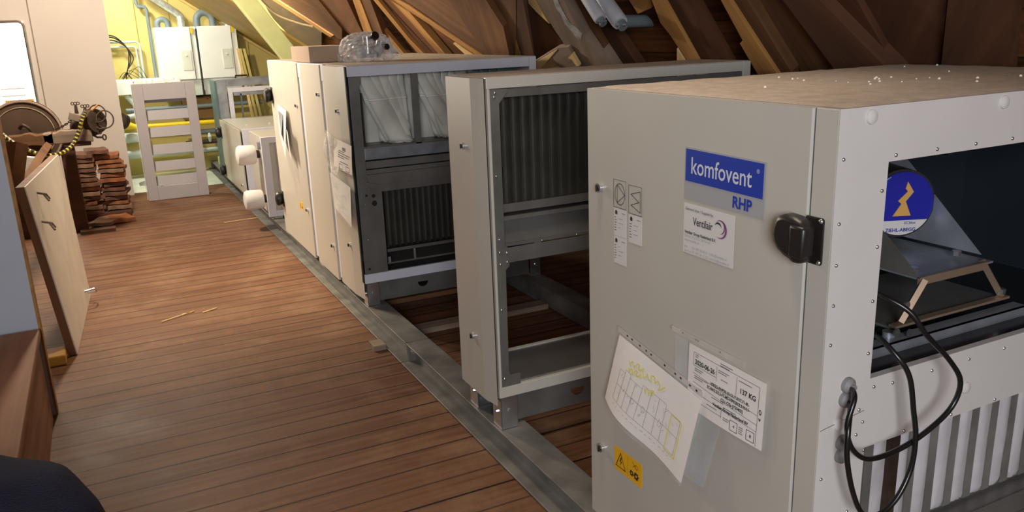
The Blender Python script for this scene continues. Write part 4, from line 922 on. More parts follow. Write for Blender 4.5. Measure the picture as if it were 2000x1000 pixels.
pc = Sheet([(4.80, 1.075), (4.50, 1.055), (4.52, .835), (4.83, .86)], 1.1730, lambda u, v: .006 + .02 * math.sin(3 * v + 2 * u) ** 2)
pc.mesh().obj('pouch_film', 'filmbag', d, smooth=True)
ps = Sheet([(4.60, 1.05), (4.20, 1.045), (4.235, .885), (4.65, .88)], 1.1650, lambda u, v: .005 + .012 * u)
s_ = ps.mesh().obj('delivery_note', 'paper', d, smooth=True); mb = MB()
for v, a, b in ((.35, .3, .6), (.42, .25, .9), (.50, .25, .85), (.57, .25, .6), (.72, .35, .8)): ps.line(mb, a, v, b, v, w=.004)
for u in (.30, .66): ps.poly(mb, [(u, .80), (u + .2, .80), (u + .2, .96), (u, .96)], w=.003)
ps.text(mb, '98 KG', .026, .50, .30, .40, .165, bold=.001); mb.obj('note_print', 'ink', s_)
d = empty('document_pouch', (1.150, 4.56, .72), 'lower of two document pouches taped on the door of the filter-bag section', 'document pouch')
pc = Sheet([(4.78, .825), (4.36, .80), (4.33, .585), (4.76, .625)], 1.1710, lambda u, v: .006 + .02 * v * u)
s_ = pc.mesh().obj('drawing_sheet', 'paper', d, smooth=True)
Sheet([(4.79, .835), (4.36, .81), (4.33, .58), (4.77, .615)], 1.1670, lambda u, v: .008 + .02 * v * u).mesh().obj('pouch_film', 'filmlow', d, smooth=True)
mb = MB(); rn = random.Random(4)
for i in range(12): a = rn.uniform(.1, .6); v = .2 + .06 * i; pc.line(mb, a, v, a + rn.uniform(.1, .3), v, w=.0018)
mb.obj('drawing_lines', 'inkmid', s_)
d = empty('document_pouch', (1.150, 5.95, 1.03), 'upper creased document pouch on the wide closed cream section', 'document pouch')
Sheet([(6.15, 1.14), (5.86, 1.115), (5.80, .80), (6.20, .93)], 1.1710, lambda u, v: .008 + .05 * v * u).mesh().obj('paper_sheet', 'paper', d, smooth=True)
Sheet([(6.10, 1.10), (5.95, 1.08), (5.90, .90), (6.08, .95)], 1.1630, lambda u, v: .008 + .04 * v * u).mesh().obj('dark_print', 'inkgrey', d, smooth=True)
d = empty('document_pouch', (1.150, 5.82, .94), 'lower document sheet with a dark side shadow on the wide closed cream section', 'document pouch')
Sheet([(5.98, 1.00), (5.72, .98), (5.70, .80), (5.98, .85)], 1.1710, lambda u, v: .006 + .035 * u).mesh().obj('paper_sheet', 'paper', d, smooth=True)
# small box and bundle on the roof of the closed units
bx = empty('cardboard_box', (1.20, 5.05, 1.447), 'closed flat cardboard box lying on top of the closed units', 'box')
MB().box(1.185, 1.455, 5.10, 5.60, 1.448, 1.543).obj('carton', 'cardboard', bx, bevel=.002)
MB().box(1.19, 1.45, 5.34, 5.36, 1.5432, 1.5436).obj('flap_joint', 'beamlight', bx)
bg = empty('wrapped_valve_bundle', (1.55, 5.0, 1.446), 'clear crinkled plastic bag of metal valves on top of the units beside the cardboard box', 'plastic bag')
rn = random.Random(9); mb = MB(); n = 22; mR = 14; vs = []
c0 = Vector((1.50, 4.98, 1.448))
for i in range(mR + 1):
    ph = PI * .5 * i / mR
    for j in range(n):
        a = 2 * PI * j / n; ir = 1 + rn.uniform(-.10, .10) + .12 * math.cos(3 * a); r = math.cos(ph) ** .6 * .17 * ir
        zz = math.sin(ph) * .165 * (1 + rn.uniform(-.05, .05))
        vs.append(c0 + Vector((math.cos(a) * r * 1.05, math.sin(a) * r * .8, zz)))
mb.add(vs, [(i * n + j, i * n + (j + 1) % n, (i + 1) * n + (j + 1) % n, (i + 1) * n + j) for i in range(mR) for j in range(n)])
mb.obj('bag_film', 'filmbag', bg, smooth=False)
mb = MB(); q = [(1.58, 4.96, 1.60), (1.64, 4.95, 1.565), (1.72, 4.95, 1.475), (1.67, 4.97, 1.50), (1.60, 4.97, 1.52)]
mb.add([Vector(p) for p in q] + [Vector(p) + Vector((0, .02, 0)) for p in q], [(0, 1, 2, 3, 4), (5, 6, 7, 8, 9)] + [(i, (i + 1) % 5, 5 + (i + 1) % 5, 5 + i) for i in range(5)]); mb.obj('bag_tail', 'filmbag', bg)
for k_, (a, b, r) in enumerate([((1.44, 4.95, 1.50), (1.58, 4.96, 1.50), .035), ((1.50, 4.93, 1.49), (1.50, 4.93, 1.59), .026), ((1.58, 4.97, 1.49), (1.60, 4.97, 1.56), .03), ((1.42, 5.0, 1.53), (1.53, 4.99, 1.56), .02)]):
    MB().cyl(a, b, r, 14).obj('valve_body', 'shiny' if k_ % 2 else 'galv', bg, smooth=True)
MB().cyl((1.53, 4.90, 1.585), (1.535, 4.87, 1.595), .024, 18).obj('valve_knob', 'plastic', bg, smooth=True)
MB().cyl((1.60, 4.90, 1.525), (1.605, 4.88, 1.527), .018, 18).obj('valve_knob', 'plastic', bg, smooth=True)
# ------------------------------------------------------------------ low sections farther along the rail
UF = empty('coil_section', (1.18, 7.05, .11), 'low narrow open section with two white-wrapped pipe ends sticking out towards the aisle', 'ventilation unit')
MB().box(1.19, 2.1, 7.08, 7.78, .14, .80).obj('casing', 'cream', UF, bevel=.004)
mb = MB(); mb.frame(1.165, 2.1, .135, .81, (.065, .05, .05, .05), 7.04, 7.078); mb.obj('frame_profile', 'lilac', UF, bevel=.002)
MB().box(1.28, 2.05, 7.055, 7.08, .19, .755).obj('inner_panel', 'cream', UF, bevel=.004)
MB().box(1.285, 1.30, 7.03, 7.055, .50, .62).obj('hinge', 'galv', UF, bevel=.003)
MB().box(1.30, 1.318, 7.045, 7.055, .22, .60).obj('panel_slot', 'galvdark', UF)
for z, y in ((.64, 7.33), (.27, 7.20)):
    mb = MB(); mb.tube([(1.19, y, z), (1.14, y, z)], .035, 16); p = mb.obj('pipe_connection', 'rust', UF, smooth=True)
    mb = MB(); mb.tube([(1.155, y, z), (1.14, y, z), (1.03, y, z), (1.005, y, z), (.995, y, z)], .085, 20, rs=[.07, .082, .088, .075, .04]); mb.obj('foam_wrap', 'foam', p, smooth=True)
MB().box(1.15, 1.19, 7.15, 7.20, .70, .76).obj('valve_block', 'galv', UF, bevel=.006)
foot(UF, 1.21, 7.06, z1=.14); foot(UF, 1.21, 7.76, 1, -1, z1=.14)
UG = empty('air_handling_unit', (1.18, 8.30, .11), 'low closed cream box section with black handles behind the wrapped-pipe section', 'ventilation unit')
MB().box(1.205, 2.2, 8.30, 9.62, .135, .762).obj('casing', 'cream', UG, bevel=.004)
mb = MB(); mb.frame(1.205, 2.2, .135, .765, (.075, .05, .05, .04), 8.275, 8.30); mb.obj('frame_profile', 'lilac', UG, bevel=.002)
door_panel(UG, 8.29, 9.62, .12, .758, 'cream', x=1.175)
for y, z in ((8.45, .57), (8.45, .20)): lock(UG, y, z, 1.175)
knob_handle(UG, 9.58, .62, 1.175, 1.3); knob_handle(UG, 9.60, .20, 1.175, 1.3)
for x in (1.32, 1.55): MB().cyl((x, 8.7, .762), (x, 8.7, .768), .012, 10).obj('button_cap', 'lilac', UG)
foot(UG, 1.215, 8.31, z1=.135); foot(UG, 1.215, 9.60, 1, -1, z1=.135)
UH = empty('air_handling_unit', (1.18, 9.66, .11), 'open framed tall section with a teal-grey side standing behind the low cream boxes', 'ventilation unit')
yh = 9.66
MB().box(1.18, 1.20, yh + .03, 10.10, .13, 1.17).obj('side_panel', 'teal', UH, bevel=.002)
mb = MB(); mb.frame(1.20, 2.1, .135, 1.175, (.10, .10, .06, .07), yh, yh + .03); mb.obj('frame_profile', 'galv', UH, bevel=.003)
mb = MB(); mb.frame(1.31, 2.0, .20, 1.09, (.05, .05, .05, .05), yh + .01, yh + .05); mb.obj('inner_frame', 'lilac', UH, bevel=.003)
MB().box(1.37, 1.95, yh + .02, yh + .05, 1.00, 1.035).obj('cross_rail', 'galv', UH)
MB().box(1.44, 1.455, yh + .02, yh + .05, .25, 1.02).obj('frame_upright', 'teal', UH)
MB().box(1.20, 2.1, yh + .03, 10.10, 1.17, 1.18).obj('top_panel', 'galv', UH)
MB().box(1.20, 2.1, 10.08, 10.10, .13, .20).obj('rear_rail', 'galv', UH)
for x, y in ((1.45, 9.95), (1.85, 9.95)):
    MB().tube([(x, y, 1.18), (x, y, 1.205), (x + .13, y, 1.205), (x + .13, y, 1.18)], .009, 8).obj('lifting_handle', 'plastic', UH)
foot(UH, 1.21, yh + .02, z1=.14); foot(UH, 1.21, 10.08, 1, -1, z1=.14)

# ------------------------------------------------------------------ standing louvre frame
LV = empty('louvre_frame', (.335, 9.30, 0), 'pale grey upright louvre frame with six slats standing at the far end of the aisle', 'louvre frame')
mb = MB(); mb.frame(.335, .935, .002, 1.198, (.098, .098, .142, .162), 9.28, 9.30); mb.obj('front_plate', 'louvre', LV, bevel=.003)
for z in (1.055, .875, .700, .520, .345, .19):
    mb = MB().box(.42, .862, -.004, .004, -.055, .055); mb = MB().box(.425, .85, -.005, .005, -.052, .052, Matrix.Translation((0, 9.36, z)) @ Matrix.Rotation(-.25, 4, 'X')); mb.obj('louvre_slat', 'louvre', LV, bevel=.002)
mb = MB(); mb.box(.335, .345, 9.30, 9.44, .002, 1.198); mb.box(.925, .935, 9.30, 9.44, .002, 1.198); mb.box(.345, .925, 9.30, 9.44, 1.19, 1.198); mb.box(.345, .925, 9.30, 9.44, .002, .012); mb.obj('side_walls', 'galv', LV)
MB().box(.855, .875, 9.31, 9.42, .14, 1.04).obj('linkage_bar', 'teal', LV)
MB().box(.325, .333, 9.30, 9.43, .01, 1.2).obj('film_wrap', 'film', LV)
bgo = MB(); rn = random.Random(2); nx, ny = 24, 6; vs = []
for i in range(nx + 1):
    for j in range(ny + 1):
        e = (i in (0, nx) or j in (0, ny)); vs.append((.36 + .46 * i / nx, 9.30 + .14 * j / ny, 1.2 + (0.0005 if e else rn.uniform(.012, .045))))
bgo.add(vs, [(i * (ny + 1) + j, (i + 1) * (ny + 1) + j, (i + 1) * (ny + 1) + j + 1, i * (ny + 1) + j + 1) for i in range(nx) for j in range(ny)])
tag(bgo.obj('crumpled_film', 'foam'), 'crumpled white plastic film lying on top of the louvre frame', 'plastic film')
# the reel behind the wall end
# ------------------------------------------------------------------ rear room: boilers, pipes
def boiler(x0, x1, label):
    b = empty('wall_boiler', (x0, 11.28, 1.0), label, 'boiler', 'white wall boilers')
    MB().box(x0, x1 - .055, 10.95, 11.295, 1.15, 1.772).obj('cover', 'boiler', b, bevel=.008)
    MB().box(x1 - .048, x1 + .012, 10.97, 11.295, 1.15, 1.772).obj('side_cover', 'boiler', b, bevel=.005)
    MB().box(x0 + .01, x1 + .005, 10.98, 11.295, .955, 1.148).obj('lower_cover', mat('boiler_lower_cover', (.55, .60, .56), .4), b, bevel=.005)
    MB().box(x1 - .19, x1 - .075, 10.943, 10.951, 1.26, 1.50).obj('control_flap', mat('boiler_flap', (.68, .70, .60), .4), b, bevel=.004)
    MB().cyl((x1 - .14, 10.944, 1.44), (x1 - .14, 10.936, 1.44), .014, 14).obj('control_knob', 'boiler', b, smooth=True)
    MB().box(x1 - .058, x1 - .02, 10.955, 10.965, 1.69, 1.76).obj('energy_label', 'gas', b)
    return b
boiler(.735, 1.19, 'left white wall-hung boiler on the yellow rear wall')
boiler(1.215, 1.665, 'right white wall-hung boiler on the yellow rear wall')
MB()
tag(MB().cyl((1.202, 10.96, 1.74), (1.202, 10.96, .95), .010, 10).obj('thin_pipe', 'dark', smooth=True), 'thin black upright pipe between the two white boilers', 'pipe')
def pipe(pts, r, m, label, cat='pipe', group=None, name='pipe', n=12, sp=0):
    p = spline(pts, sp) if sp else pts
    return tag(MB().tube(p, r, n).obj(name, m, smooth=True), label, cat, group)
def ubend(xa, xb, z, h, y=11.12, r=.035):
    R = (xb - xa) / 2; pts = [(xa, y, z)] + [((xa + xb) / 2 - R * math.cos(a), y, z + h + R * math.sin(a)) for a in [PI * i / 10 for i in range(11)]] + [(xb, y, z)]
    return pts
pipe(ubend(.79, .91, 1.774, .035), .034, 'pipegrey', 'grey curved exhaust pipe on top of the left boiler', name='exhaust_pipe')
pipe(ubend(1.245, 1.43, 1.774, .07), .042, 'pipegrey', 'grey curved exhaust pipe on top of the right boiler', name='exhaust_pipe')
pipe([(1.06, 11.1, 1.773), (1.06, 11.1, 1.87), (1.03, 11.1, 1.93), (.80, 11.05, 2.10), (.55, 11.0, 2.30)], .045, 'silver', 'silver foil duct rising up to the left from the left boiler', name='foil_duct', sp=6)
pipe([(1.60, 11.1, 1.773), (1.60, 11.1, 1.80), (1.55, 11.15, 1.84)], .035, 'silver', 'short silver duct end on top of the right boiler', name='foil_duct')
pipe([(.595, 11.2, 2.45), (.595, 11.2, 2.06), (.61, 11.2, 2.025), (.685, 11.2, 2.02), (.70, 11.2, 1.99), (.70, 11.2, 1.10)], .020, 'pipegrey', 'dark grey downpipe with a double bend left of the left boiler', name='downpipe')
pipe([(.10, 11.22, 1.62), (.53, 11.22, 1.62), (.565, 11.22, 1.59), (.565, 11.22, 1.16)], .014, 'pipelight', 'upper outer pale conduit bending down beside the dark downpipe', name='conduit', group='pale conduits on the yellow wall')
pipe([(.10, 11.22, 1.565), (.50, 11.22, 1.565), (.52, 11.22, 1.545), (.52, 11.22, 1.16)], .012, 'pipelight', 'lower inner pale conduit bending down beside the dark downpipe', name='conduit', group='pale conduits on the yellow wall')
for i, (dx, dz) in enumerate(((0, 0), (.03, .03), (-.02, .05))):
    pipe([(.15, 11.2, 1.65 + dz), (.30, 11.18, 1.64 + dz), (.42, 11.15, 1.55), (.44 + dx, 11.12, 1.42), (.38, 11.1, 1.28), (.36 + dx * 2, 11.1, 1.19)], .007, 'cable', ['lowest black cable drooping over the pale wall conduits', 'middle black cable drooping over the pale wall conduits', 'uppermost black cable drooping over the pale wall conduits'][i], 'cable', 'black cables on the yellow wall', 'loose_cable', 6, 5)
for i in range(4):
    pipe([(.28 + .03 * i, 11.1, 1.20), (.36 + .05 * i, 11.08, 1.27 + .02 * i), (.50 + .03 * i, 11.08, 1.19)], .003, 'cable', ['leftmost', 'second from left', 'third from left', 'rightmost'][i] + ' of four thin black wires arching over the white wall duct', 'cable', 'thin wires over the wall duct', 'thin_wire', 6, 5)
dct = tag(MB().box(-.6, 1.36, 11.0, 11.2, 1.01, 1.185).obj('wall_duct', 'boiler', bevel=.004), 'long white rectangular duct running under the boilers behind the louvre frame', 'duct')
MB().box(.42, .44, 10.992, 11.0, 1.10, 1.16).obj('duct_socket', 'dark', dct)
pipe([(-.5, 11.0, .63), (1.9, 11.0, .61)], .028, 'gas', 'yellow gas pipe running along the rear wall', name='gas_pipe')
tag(MB().tube([(.25, 10.9, .65), (.30, 10.9, .66), (.36, 10.9, .64), (.42, 10.9, .63)], .04, 12, rs=[.03, .045, .03, .04]).obj('gas_valve', 'gas', smooth=True), 'yellow gas valve beside the right end of the white wall', 'valve')
pipe([(-.5, 11.0, .50), (.5, 11.0, .50)], .062, 'pipelight', 'thick pale grey pipe, upper one, low on the rear wall behind the louvre frame', name='heating_pipe', group='thick pale heating pipes')
pipe([(-.5, 11.0, .30), (.9, 11.0, .30)], .055, 'pipelight', 'thick pale grey pipe, lower one, low on the rear wall behind the louvre frame', name='heating_pipe', group='thick pale heating pipes')
pipe([(.33, 11.05, 1.0), (.42, 11.05, .86), (.40, 11.05, .76), (.20, 11.05, .74), (0, 11.05, .74)], .036, 'pipelight', 'pale bent waste pipe under the white wall duct', name='waste_pipe', sp=5)
for i, (z, m_, lb) in enumerate(((.50, 'pipegrey', 'dark pipe just under the yellow gas pipe right of the louvre frame'), (.37, 'rust', 'brown pipe between two grey pipes right of the louvre frame'), (.27, 'pipelight', 'lowest pale pipe right of the louvre frame'), (.82, 'pipegrey', 'grey pipe above the yellow gas pipe behind the louvre frame'))):
    pipe([(.92 if i < 3 else .3, 11.05, z), (1.9, 11.05, z)], .028, m_, lb, name='wall_pipe')
for i, x in enumerate((1.06, 1.20)):
    v = tag(MB().tube([(x, 10.98, .48), (x, 10.94, .44), (x, 10.96, .38)], .02, 8, rs=[.012, .026, .014]).obj('pipe_valve', 'pipelight', smooth=True), ['left', 'right'][i] + ' small valve on the pipes below the yellow gas pipe', 'valve', 'valves on the rear wall pipes')
tag(MB().box(.95, 1.30, 11.1, 11.29, .66, .93).obj('cardboard_carton', mat('brown_carton', (.22, .13, .04), .8)), 'brown board behind the pipes below the right boiler', 'board')
tag(MB().box(1.25, 1.55, 10.6, 10.85, .0, .20).obj('floor_carton', mat('pale_yellow_block', (.60, .60, .25), .6), bevel=.01), 'pale yellow block on the floor behind the tall teal-sided section', 'block')
tag(MB().tube([(1.36, 10.5, .19), (1.40, 10.45, .23), (1.42, 10.4, .21)], .03, 10, rs=[.02, .035, .03]).obj('pipe_elbow', 'pipelight', smooth=True), 'white pipe elbow lying beside the pale yellow block', 'pipe elbow')
for i, (x, a) in enumerate(((1.80, .10), (1.86, .12), (1.92, .13))):
    mb = MB().box(0, .03, 0, .03, 0, 1.5, Matrix.Translation((x, 10.95, 0)) @ Matrix.Rotation(-a, 4, 'Y')); tag(mb.obj('leaning_lath', 'yellowwall' if i else 'freshwood'), ['left', 'middle', 'right'][i] + ' of three thin laths leaning behind the open framed section', 'lath', 'leaning laths')
tag(MB().tube([(.20, 9.93, .80), (.235, 9.96, .78)], .085, 20).obj('dark_reel', 'rust', smooth=True), 'dark round reel peeking out behind the end of the white wall', 'reel')
for i in range(5):
    a = i * 1.1; pipe([(.30, 10.35 + .05 * i, .01), (.42 + .03 * i, 10.3, .02 + .02 * i), (.52, 10.2 - .05 * i, .01)], .003, 'cable', ['straight', 'slightly bent', 'curved', 'more curved', 'most curved'][i] + ' thin dark wire lying on the pale rear floor left of the louvre frame', 'cable', 'wires on the rear floor', 'floor_wire', 6, 4)

# ------------------------------------------------------------------ left side: board, panel, chest, machine, tiles
lean = math.atan(.09 / .92)
BD = empty('leaning_board', (-.30, 4.75, 0), 'off-white board with a brown edge and a metal handle, leaning beside the aisle', 'board')
mxb = Matrix.Translation((-.296, 4.75, 0.003)) @ Matrix.Rotation(math.radians(-3.4), 4, 'Z') @ Matrix.Rotation(-lean, 4, 'Y')
def bslab(o0, o1):
    q = []
    for k_ in (o0, o1): q += [Vector((-.296 - k_, 4.75, .003)), Vector((-.229 - k_, 5.92, .003)), Vector((-.268 - k_, 5.93, .94)), Vector((-.386 - k_, 4.75, .925))]
    return MB().add(q, [(0, 1, 2, 3), (7, 6, 5, 4), (0, 4, 5, 1), (1, 5, 6, 2), (2, 6, 7, 3), (3, 7, 4, 0)])
bslab(0, .006).obj('board_face', 'boardface', BD)
bslab(.006, .045).obj('board_core', 'brownedge', BD)
def mxp(*p): return mxb @ Vector(p)
MB().tube([mxp(0, 1.02, .06), mxp(.055, 1.0, .06), mxp(.062, .96, .08), mxp(.055, .92, .10), mxp(0, .90, .10)], .007, 8).obj('board_handle', 'shiny', BD, smooth=True)
for yy, zz in ((.22, .86), (.12, .72)):
    MB().tube([mxp(0, yy, zz), mxp(.05, yy, zz - .02), mxp(.055, yy + .03, zz - .05)], .006, 6).obj('clothes_hook', 'greybeam', BD, smooth=True)
    MB().tube([mxp(.04, yy, zz - .02), mxp(.06, yy - .04, zz - .05)], .006, 6).obj('clothes_hook', 'greybeam', BD, smooth=True)
PN = empty('upright_panel', (-.38, 3.98, 0), 'tall pale blue-grey panel standing behind the wooden chest at the left edge', 'panel')
MB().box(-1.9, -.378, 3.97, 4.0, 0, 2.1).obj('panel_face', 'blueboard', PN)
MB().box(-.378, -.368, 3.97, 4.03, 0, 2.1).obj('panel_edge', 'beamlight', PN)
tag(MB().box(-.44, -.345, 4.62, 4.78, 0, .055).obj('wood_offcut', 'ochre', bevel=.008), 'yellowish wood offcut on the floor between the chest and the leaning board', 'wood block')
CH = empty('wooden_chest', (-.38, 3.9, 0), 'worn red-brown wooden chest at the left edge below the pale panel', 'chest')
mb = MB(); mb.box(-1.5, -.370, 2.62, 3.93, .385, .425); mb.obj('lid', 'chest', CH, bevel=.008)
mb = MB(); mb.box(-1.48, -.385, 2.64, 3.915, 0, .385); mb.obj('body', 'chest', CH, bevel=.004)
# navy jacket draped over the chest's near end
JK = empty('navy_jacket', (-.45, 2.4, .43), 'dark navy fabric garment bunched up at the near end of the wooden chest', 'garment')
mb = MB(); n = 44; mR = 18; vs = []
for i in range(mR + 1):
    ph = PI * .5 * i / mR
    for j in range(n):
        a = 2 * PI * j / n; wob = 1 + .025 * math.sin(3 * a + 2 * ph) + .02 * math.sin(7 * a + ph * 5)
        r = (math.cos(ph) ** .45) * wob
        vs.append((-.50 + math.cos(a) * r * .35, 2.14 + math.sin(a) * r * .47, .38 + .18 * math.sin(ph) * (1 + .03 * math.sin(5 * a))))
for i in range(n): x, y, z = vs[i]; vs.append((x + .01 * math.sin(9 * i), y, .004))
fs = [(i * n + j, i * n + (j + 1) % n, (i + 1) * n + (j + 1) % n, (i + 1) * n + j) for i in range(mR) for j in range(n)]
fs += [((mR + 1) * n + j, (mR + 1) * n + (j + 1) % n, (j + 1) % n, j) for j in range(n)]
mb.add(vs, fs); mb.obj('jacket_body', 'navy', JK, smooth=True)

# old iron machine on weathered timber
MC = empty('iron_winding_machine', (-.40, 6.6, .87), 'old rusty winding machine with a large brown disc and iron rings on a weathered beam', 'machine')
mb = MB(); c = on(50, 262, 'y', 8.05)
mb.tube([(c.x, c.y - .03, c.z), (c.x, c.y + .03, c.z)], .285, 48); D_o = mb.obj('large_disc', 'disc', MC, smooth=True)
mb = MB(); pts = [(c.x + .272 * math.cos(a), c.y - .033, c.z + .272 * math.sin(a)) for a in [2 * PI * i / 48 for i in range(48)]]; mb.tube(pts, .010, 6, closed=True)
pts = [(c.x + .222 * math.cos(a), c.y - .031, c.z + .222 * math.sin(a)) for a in [2 * PI * i / 48 for i in range(48)]]; mb.tube(pts, .005, 6, closed=True); mb.obj('disc_rim', 'greybeam', D_o, smooth=True)
MB().cyl((c.x, c.y - .06, c.z), (c.x, c.y + .06, c.z), .05, 16).obj('axle_hub', 'rust', D_o, smooth=True)
def bm_(a, b, h, dep, m, name, y=7.9, par=MC):
    A = on(*a, 'y', y); B = on(*b, 'y', y); d = B - A; L = d.length; d.normalize()
    mx = Matrix((d, Vector((0, 1, 0)), d.cross(Vector((0, 1, 0))))).transposed().to_4x4(); mx.translation = A
    mb = MB(); n = 8; rn = random.Random(int(a[0])); vs = []
    for i in range(n + 1):
        w1 = h / 2 * (1 + rn.uniform(-.16, .16)); j = rn.uniform(-.1, .1) * h
        vs += [mx @ Vector((L * i / n, 0, -w1 + j)), mx @ Vector((L * i / n, dep, -w1 + j)), mx @ Vector((L * i / n, dep, w1 + j)), mx @ Vector((L * i / n, 0, w1 + j))]
    fs = [(4 * i + q, 4 * i + (q + 1) % 4, 4 * i + 4 + (q + 1) % 4, 4 * i + 4 + q) for i in range(n) for q in range(4)] + [(0, 1, 2, 3), (4 * n + 3, 4 * n + 2, 4 * n + 1, 4 * n)]
    mb.add(vs, fs); return mb.obj(name, m, par, bevel=.006)
bm_((15, 278), (105, 272), .09, .16, 'beam', 'base_beam', 7.75); bm_((85, 274), (180, 263), .10, .16, 'greybeam', 'carved_beam', 7.75)
bm_((20, 297), (100, 296), .13, .10, 'beamdark', 'lower_beam', 7.9)
bm_((125, 277), (178, 277), .05, .16, 'rust', 'iron_plate', 7.85)
mb = MB(); p = on(38, 252, 'y', 7.9); mb.tube(spline([p, p + Vector((.03, -.02, .03)), p + Vector((.07, -.02, .0)), p + Vector((.10, -.01, -.05)), p + Vector((.16, 0, -.07))]), .014, 8); mb.obj('crank_lever', 'rust', MC, smooth=True)
def on6(x, y, yy=7.85): return on(x, y, 'y', yy)
mb = MB(); a = on6(148, 243); b = on6(172, 228)
mb.tube([on6(160, 250, 7.92), on6(175, 243, 7.8)], .085, 20, rs=[.10, .09]); mb.obj('gear_drum', 'rust', MC, smooth=True)
mb = MB(); mb.tube([on6(178, 238, 7.85), on6(190, 236, 7.8)], .10, 22, rs=[.11, .10]); mb.obj('ratchet_wheel', 'rust', MC, smooth=True)
for k_, (q, r) in enumerate((((205, 233), .065), ((190, 222), .065))):
    cc = on6(*q, 7.8); MB().tube([cc + Vector((r * math.cos(a), .2 * r * math.sin(a), r * math.sin(a) * 1.1)) for a in [2 * PI * i / 28 for i in range(28)]], .0055, 6, closed=True).obj('iron_ring', 'rust', MC, smooth=True)
for (q0, q1) in (((150, 222), (147, 204)), ((165, 222), (166, 209))):
    A = on6(*q0); B = on6(*q1); mb = MB(); mb.tube([A, B], .016, 8, rs=[.016, .010])
    for s_ in (-1, 0, 1):
        cc = B + Vector((.020 * s_, 0, .008)); mb.tube([cc + Vector((.011 * math.cos(a), 0, .011 * math.sin(a))) for a in [2 * PI * i / 10 for i in range(10)]], .004, 5, closed=True)
    mb.obj('forged_finial', 'rust', MC, smooth=True)
for pts in ([(185, 248), (195, 252), (208, 250)], [(183, 255), (188, 264), (192, 262), (190, 257)], [(178, 262), (190, 268), (200, 268)]):
    MB().tube([on6(*q, 7.78) for q in pts], .009, 6).obj('iron_rod', 'rust', MC, smooth=True)
for q, r in (((204, 268), .022), ((195, 257), .018)):
    cc = on6(*q, 7.78); MB().tube([cc + Vector((r * .6 * math.cos(a), 0, r * math.sin(a))) for a in [2 * PI * i / 14 for i in range(14)]], .006, 6, closed=True).obj('key_bow', 'rust', MC, smooth=True)
MB().tube([on6(172, 222, 7.8), on6(192, 204, 7.8)], .010, 8, rs=[.014, .006]).obj('lever_handle', 'beamlight', MC)
MB().box(-.03, .09, -.02, .02, -.03, .03, Matrix.Translation(on6(142, 228, 7.78)) @ Matrix.Rotation(.35, 4, 'Y')).obj('wooden_block', 'greybeam', MC, bevel=.004)
# post and stand carrying it
ST = empty('timber_stand', (-.40, 6.7, 0), 'dark timber posts and brace carrying the rusty machine behind the leaning board', 'stand')
MB().box(-.345, -.235, 8.08, 8.22, 0, .80).obj('post', 'beamdark', ST, bevel=.006)
MB().box(-.80, -.66, 8.08, 8.22, 0, .76).obj('post', 'beamdark', ST, bevel=.006)
MB().box(-.80, -.10, 8.06, 8.22, .76, .80).obj('cross_beam', 'beamdark', ST, bevel=.006)
mb = MB(); A = on(38, 350, 'y', 5.6); B = on(80, 285, 'y', 5.7); mb.tube([A, B], .035, 4); 
tag(MB().tube([on(40, 365, 'y', 5.98), on(92, 285, 'y', 7.4)], .035, 4).obj('brace_plank', 'beam'), 'light brown diagonal plank behind the top left corner of the leaning board', 'plank')
tag(MB().tube([on(20, 395, 'y', 5.9), on(34, 280, 'y', 6.0)], .06, 4).obj('stud_post', 'beam'), 'brown upright post behind the left edge of the leaning board', 'post')
tag(MB().box(-.05, .05, -.03, .03, -.05, .05, Matrix.Translation(on(55, 318, 'y', 7.5)) @ Matrix.Rotation(.2, 4, 'Y')).obj('paper_packet', 'paper', bevel=.004), 'small white packet wedged below the rusty machine', 'packet')
tag(MB().box(-.11, .11, -.01, .01, -.02, .045, Matrix.Translation(on(40, 205, 'y', 8.5))).obj('ochre_panel', 'ochre'), 'ochre board behind the top of the large brown disc', 'board')
# yellow and black tape, chain
tp_pts = spline([on(4, 262, 'y', 7.5), on(25, 278, 'y', 7.45), on(52, 292, 'y', 7.4), on(85, 303, 'y', 7.4), on(118, 300, 'y', 7.5), on(140, 285, 'y', 7.65), on(153, 260, 'y', 7.7), on(160, 235, 'y', 7.7), on(166, 218, 'y', 7.72)], 7)
TPE = tag(MB().tube(tp_pts, .016, 8).obj('barrier_tape', 'tapeyellow', smooth=True), 'twisted yellow and black barrier tape draped over the rusty machine', 'barrier tape')
for i in range(2, len(tp_pts) - 2, 2):
    a, b = tp_pts[i], tp_pts[i + 1]; MB().tube([a, (a + b) / 2 + Vector((0, 0, .003)), b], .0172, 8).obj('black_stripe', 'dark', TPE, smooth=True)
A = on(105, 252, 'y', 7.9); B = on(148, 226, 'y', 7.8); n = 12; CHN = None
for i in range(n):
    t = (i + .5) / n; p = A.lerp(B, t) - Vector((0, 0, .02 * math.sin(PI * t))); d = (B - A).normalized(); s_ = Vector((0, 1, 0)) if i % 2 else d.cross(Vector((0, 1, 0)))
    o = MB().tube([p + d * .015 * math.cos(a) + s_ * .008 * math.sin(a) for a in [2 * PI * j / 10 for j in range(10)]], .0035, 5, closed=True).obj('chain' if i == 0 else 'chain_link', 'rust', CHN, smooth=True)
    if i == 0: CHN = tag(o, 'short rusty chain from the brown disc up to the iron drum', 'chain')
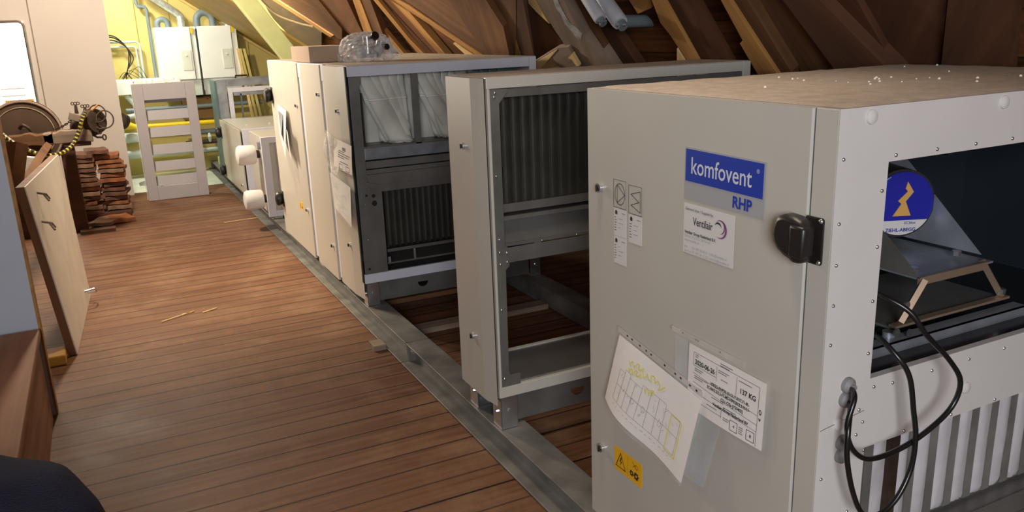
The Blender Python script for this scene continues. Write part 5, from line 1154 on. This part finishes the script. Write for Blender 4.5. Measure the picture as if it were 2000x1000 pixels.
# stacks of old roof tiles
def tile_mesh(seed, L=.20, W=.30, T=.032):
    rn = random.Random(seed); mb = MB(); nx, ny = 8, 5; vs = []; 
    for s_ in (0, 1):
        for i in range(nx + 1):
            for j in range(ny + 1):
                x = L * (i / nx - .5) * (1 + .03 * math.sin(j + seed)); y = W * (j / ny - .5); z = .003 * math.sin(PI * i / nx * 2) + s_ * T + rn.uniform(-.0015, .0015); vs.append((x, y, z))
    k = (nx + 1) * (ny + 1); f = lambda i, j, s_: s_ * k + i * (ny + 1) + j; fs = []
    for i in range(nx):
        for j in range(ny): fs += [(f(i, j, 0), f(i, j + 1, 0), f(i + 1, j + 1, 0), f(i + 1, j, 0)), (f(i, j, 1), f(i + 1, j, 1), f(i + 1, j + 1, 1), f(i, j + 1, 1))]
    for i in range(nx): fs += [(f(i, 0, 0), f(i + 1, 0, 0), f(i + 1, 0, 1), f(i, 0, 1)), (f(i, ny, 0), f(i, ny, 1), f(i + 1, ny, 1), f(i + 1, ny, 0))]
    for j in range(ny): fs += [(f(0, j, 0), f(0, j, 1), f(0, j + 1, 1), f(0, j + 1, 0)), (f(nx, j, 0), f(nx, j + 1, 0), f(nx, j + 1, 1), f(nx, j, 1))]
    mb.add(vs, fs); return mb
rn = random.Random(21)
protos = []
ORD = ['bottom', 'second', 'third', 'fourth', 'fifth', 'sixth', 'seventh', 'eighth', 'ninth', 'tenth', 'eleventh', 'twelfth', 'thirteenth', 'fourteenth', 'fifteenth', 'sixteenth', 'seventeenth', 'eighteenth']
ppi = 0
def stack(cx, cy, n, z0, where, tilt, L):
    global ppi
    z = z0
    for i in range(n):
        m_ = ('tilea', 'tileb', 'tileb', 'tilec')[rn.randrange(4)]; T = .022
        if len(protos) < 6: o = tile_mesh(len(protos), L=.21).obj('roof_tile', m_); protos.append(o)
        else:
            o = protos[rn.randrange(6)].copy(); COL.objects.link(o)
        o.location = (cx + rn.uniform(-.022, .022), cy + rn.uniform(-.02, .02), z); o.rotation_euler = (0, tilt + rn.uniform(-.02, .02), rn.uniform(-.16, .16))
        o.scale = (L / .21, 1, 1); z += .0445
        tag(o, '%s roof tile from the floor in the %s stack by the white wall' % (ORD[i] if i else 'lowest', where), 'roof tile', 'old roof tiles stacked by the wall')
stack(-.20, 8.75, 13, .055, 'left', .0, .19); stack(.02, 8.85, 12, .062, 'right', .0, .22)
for i, (x, y, z, r, lb) in enumerate(((-.08, 8.8, .612, .1, 'roof tile laid loosely across the top of both tile stacks'), (-.10, 8.35, .030, -.3, 'loose roof tile lying flat on the floor before the stacks'), (.03, 8.42, .028, .25, 'loose roof tile on the floor right before the right stack'))):
    o = protos[i].copy(); COL.objects.link(o); o.location = (x, y, z - .02 if i else z); o.rotation_euler = (0, 0, r); tag(o, lb, 'roof tile')
tag(MB().box(-.34, .14, 8.6, 9.0, .0, .05).obj('wooden_pallet', 'beamdark', bevel=.004), 'dark wooden board under the two roof tile stacks', 'board')
tag(MB().box(-.30, -.02, 7.95, 8.05, 0, .03, None).obj('floor_plank', 'beamdark'), 'short dark plank on the floor before the tile stacks', 'plank')
for o in bpy.data.objects:
    if o.type == 'MESH' and o.name.startswith('roof_tile'): o.data.materials and None
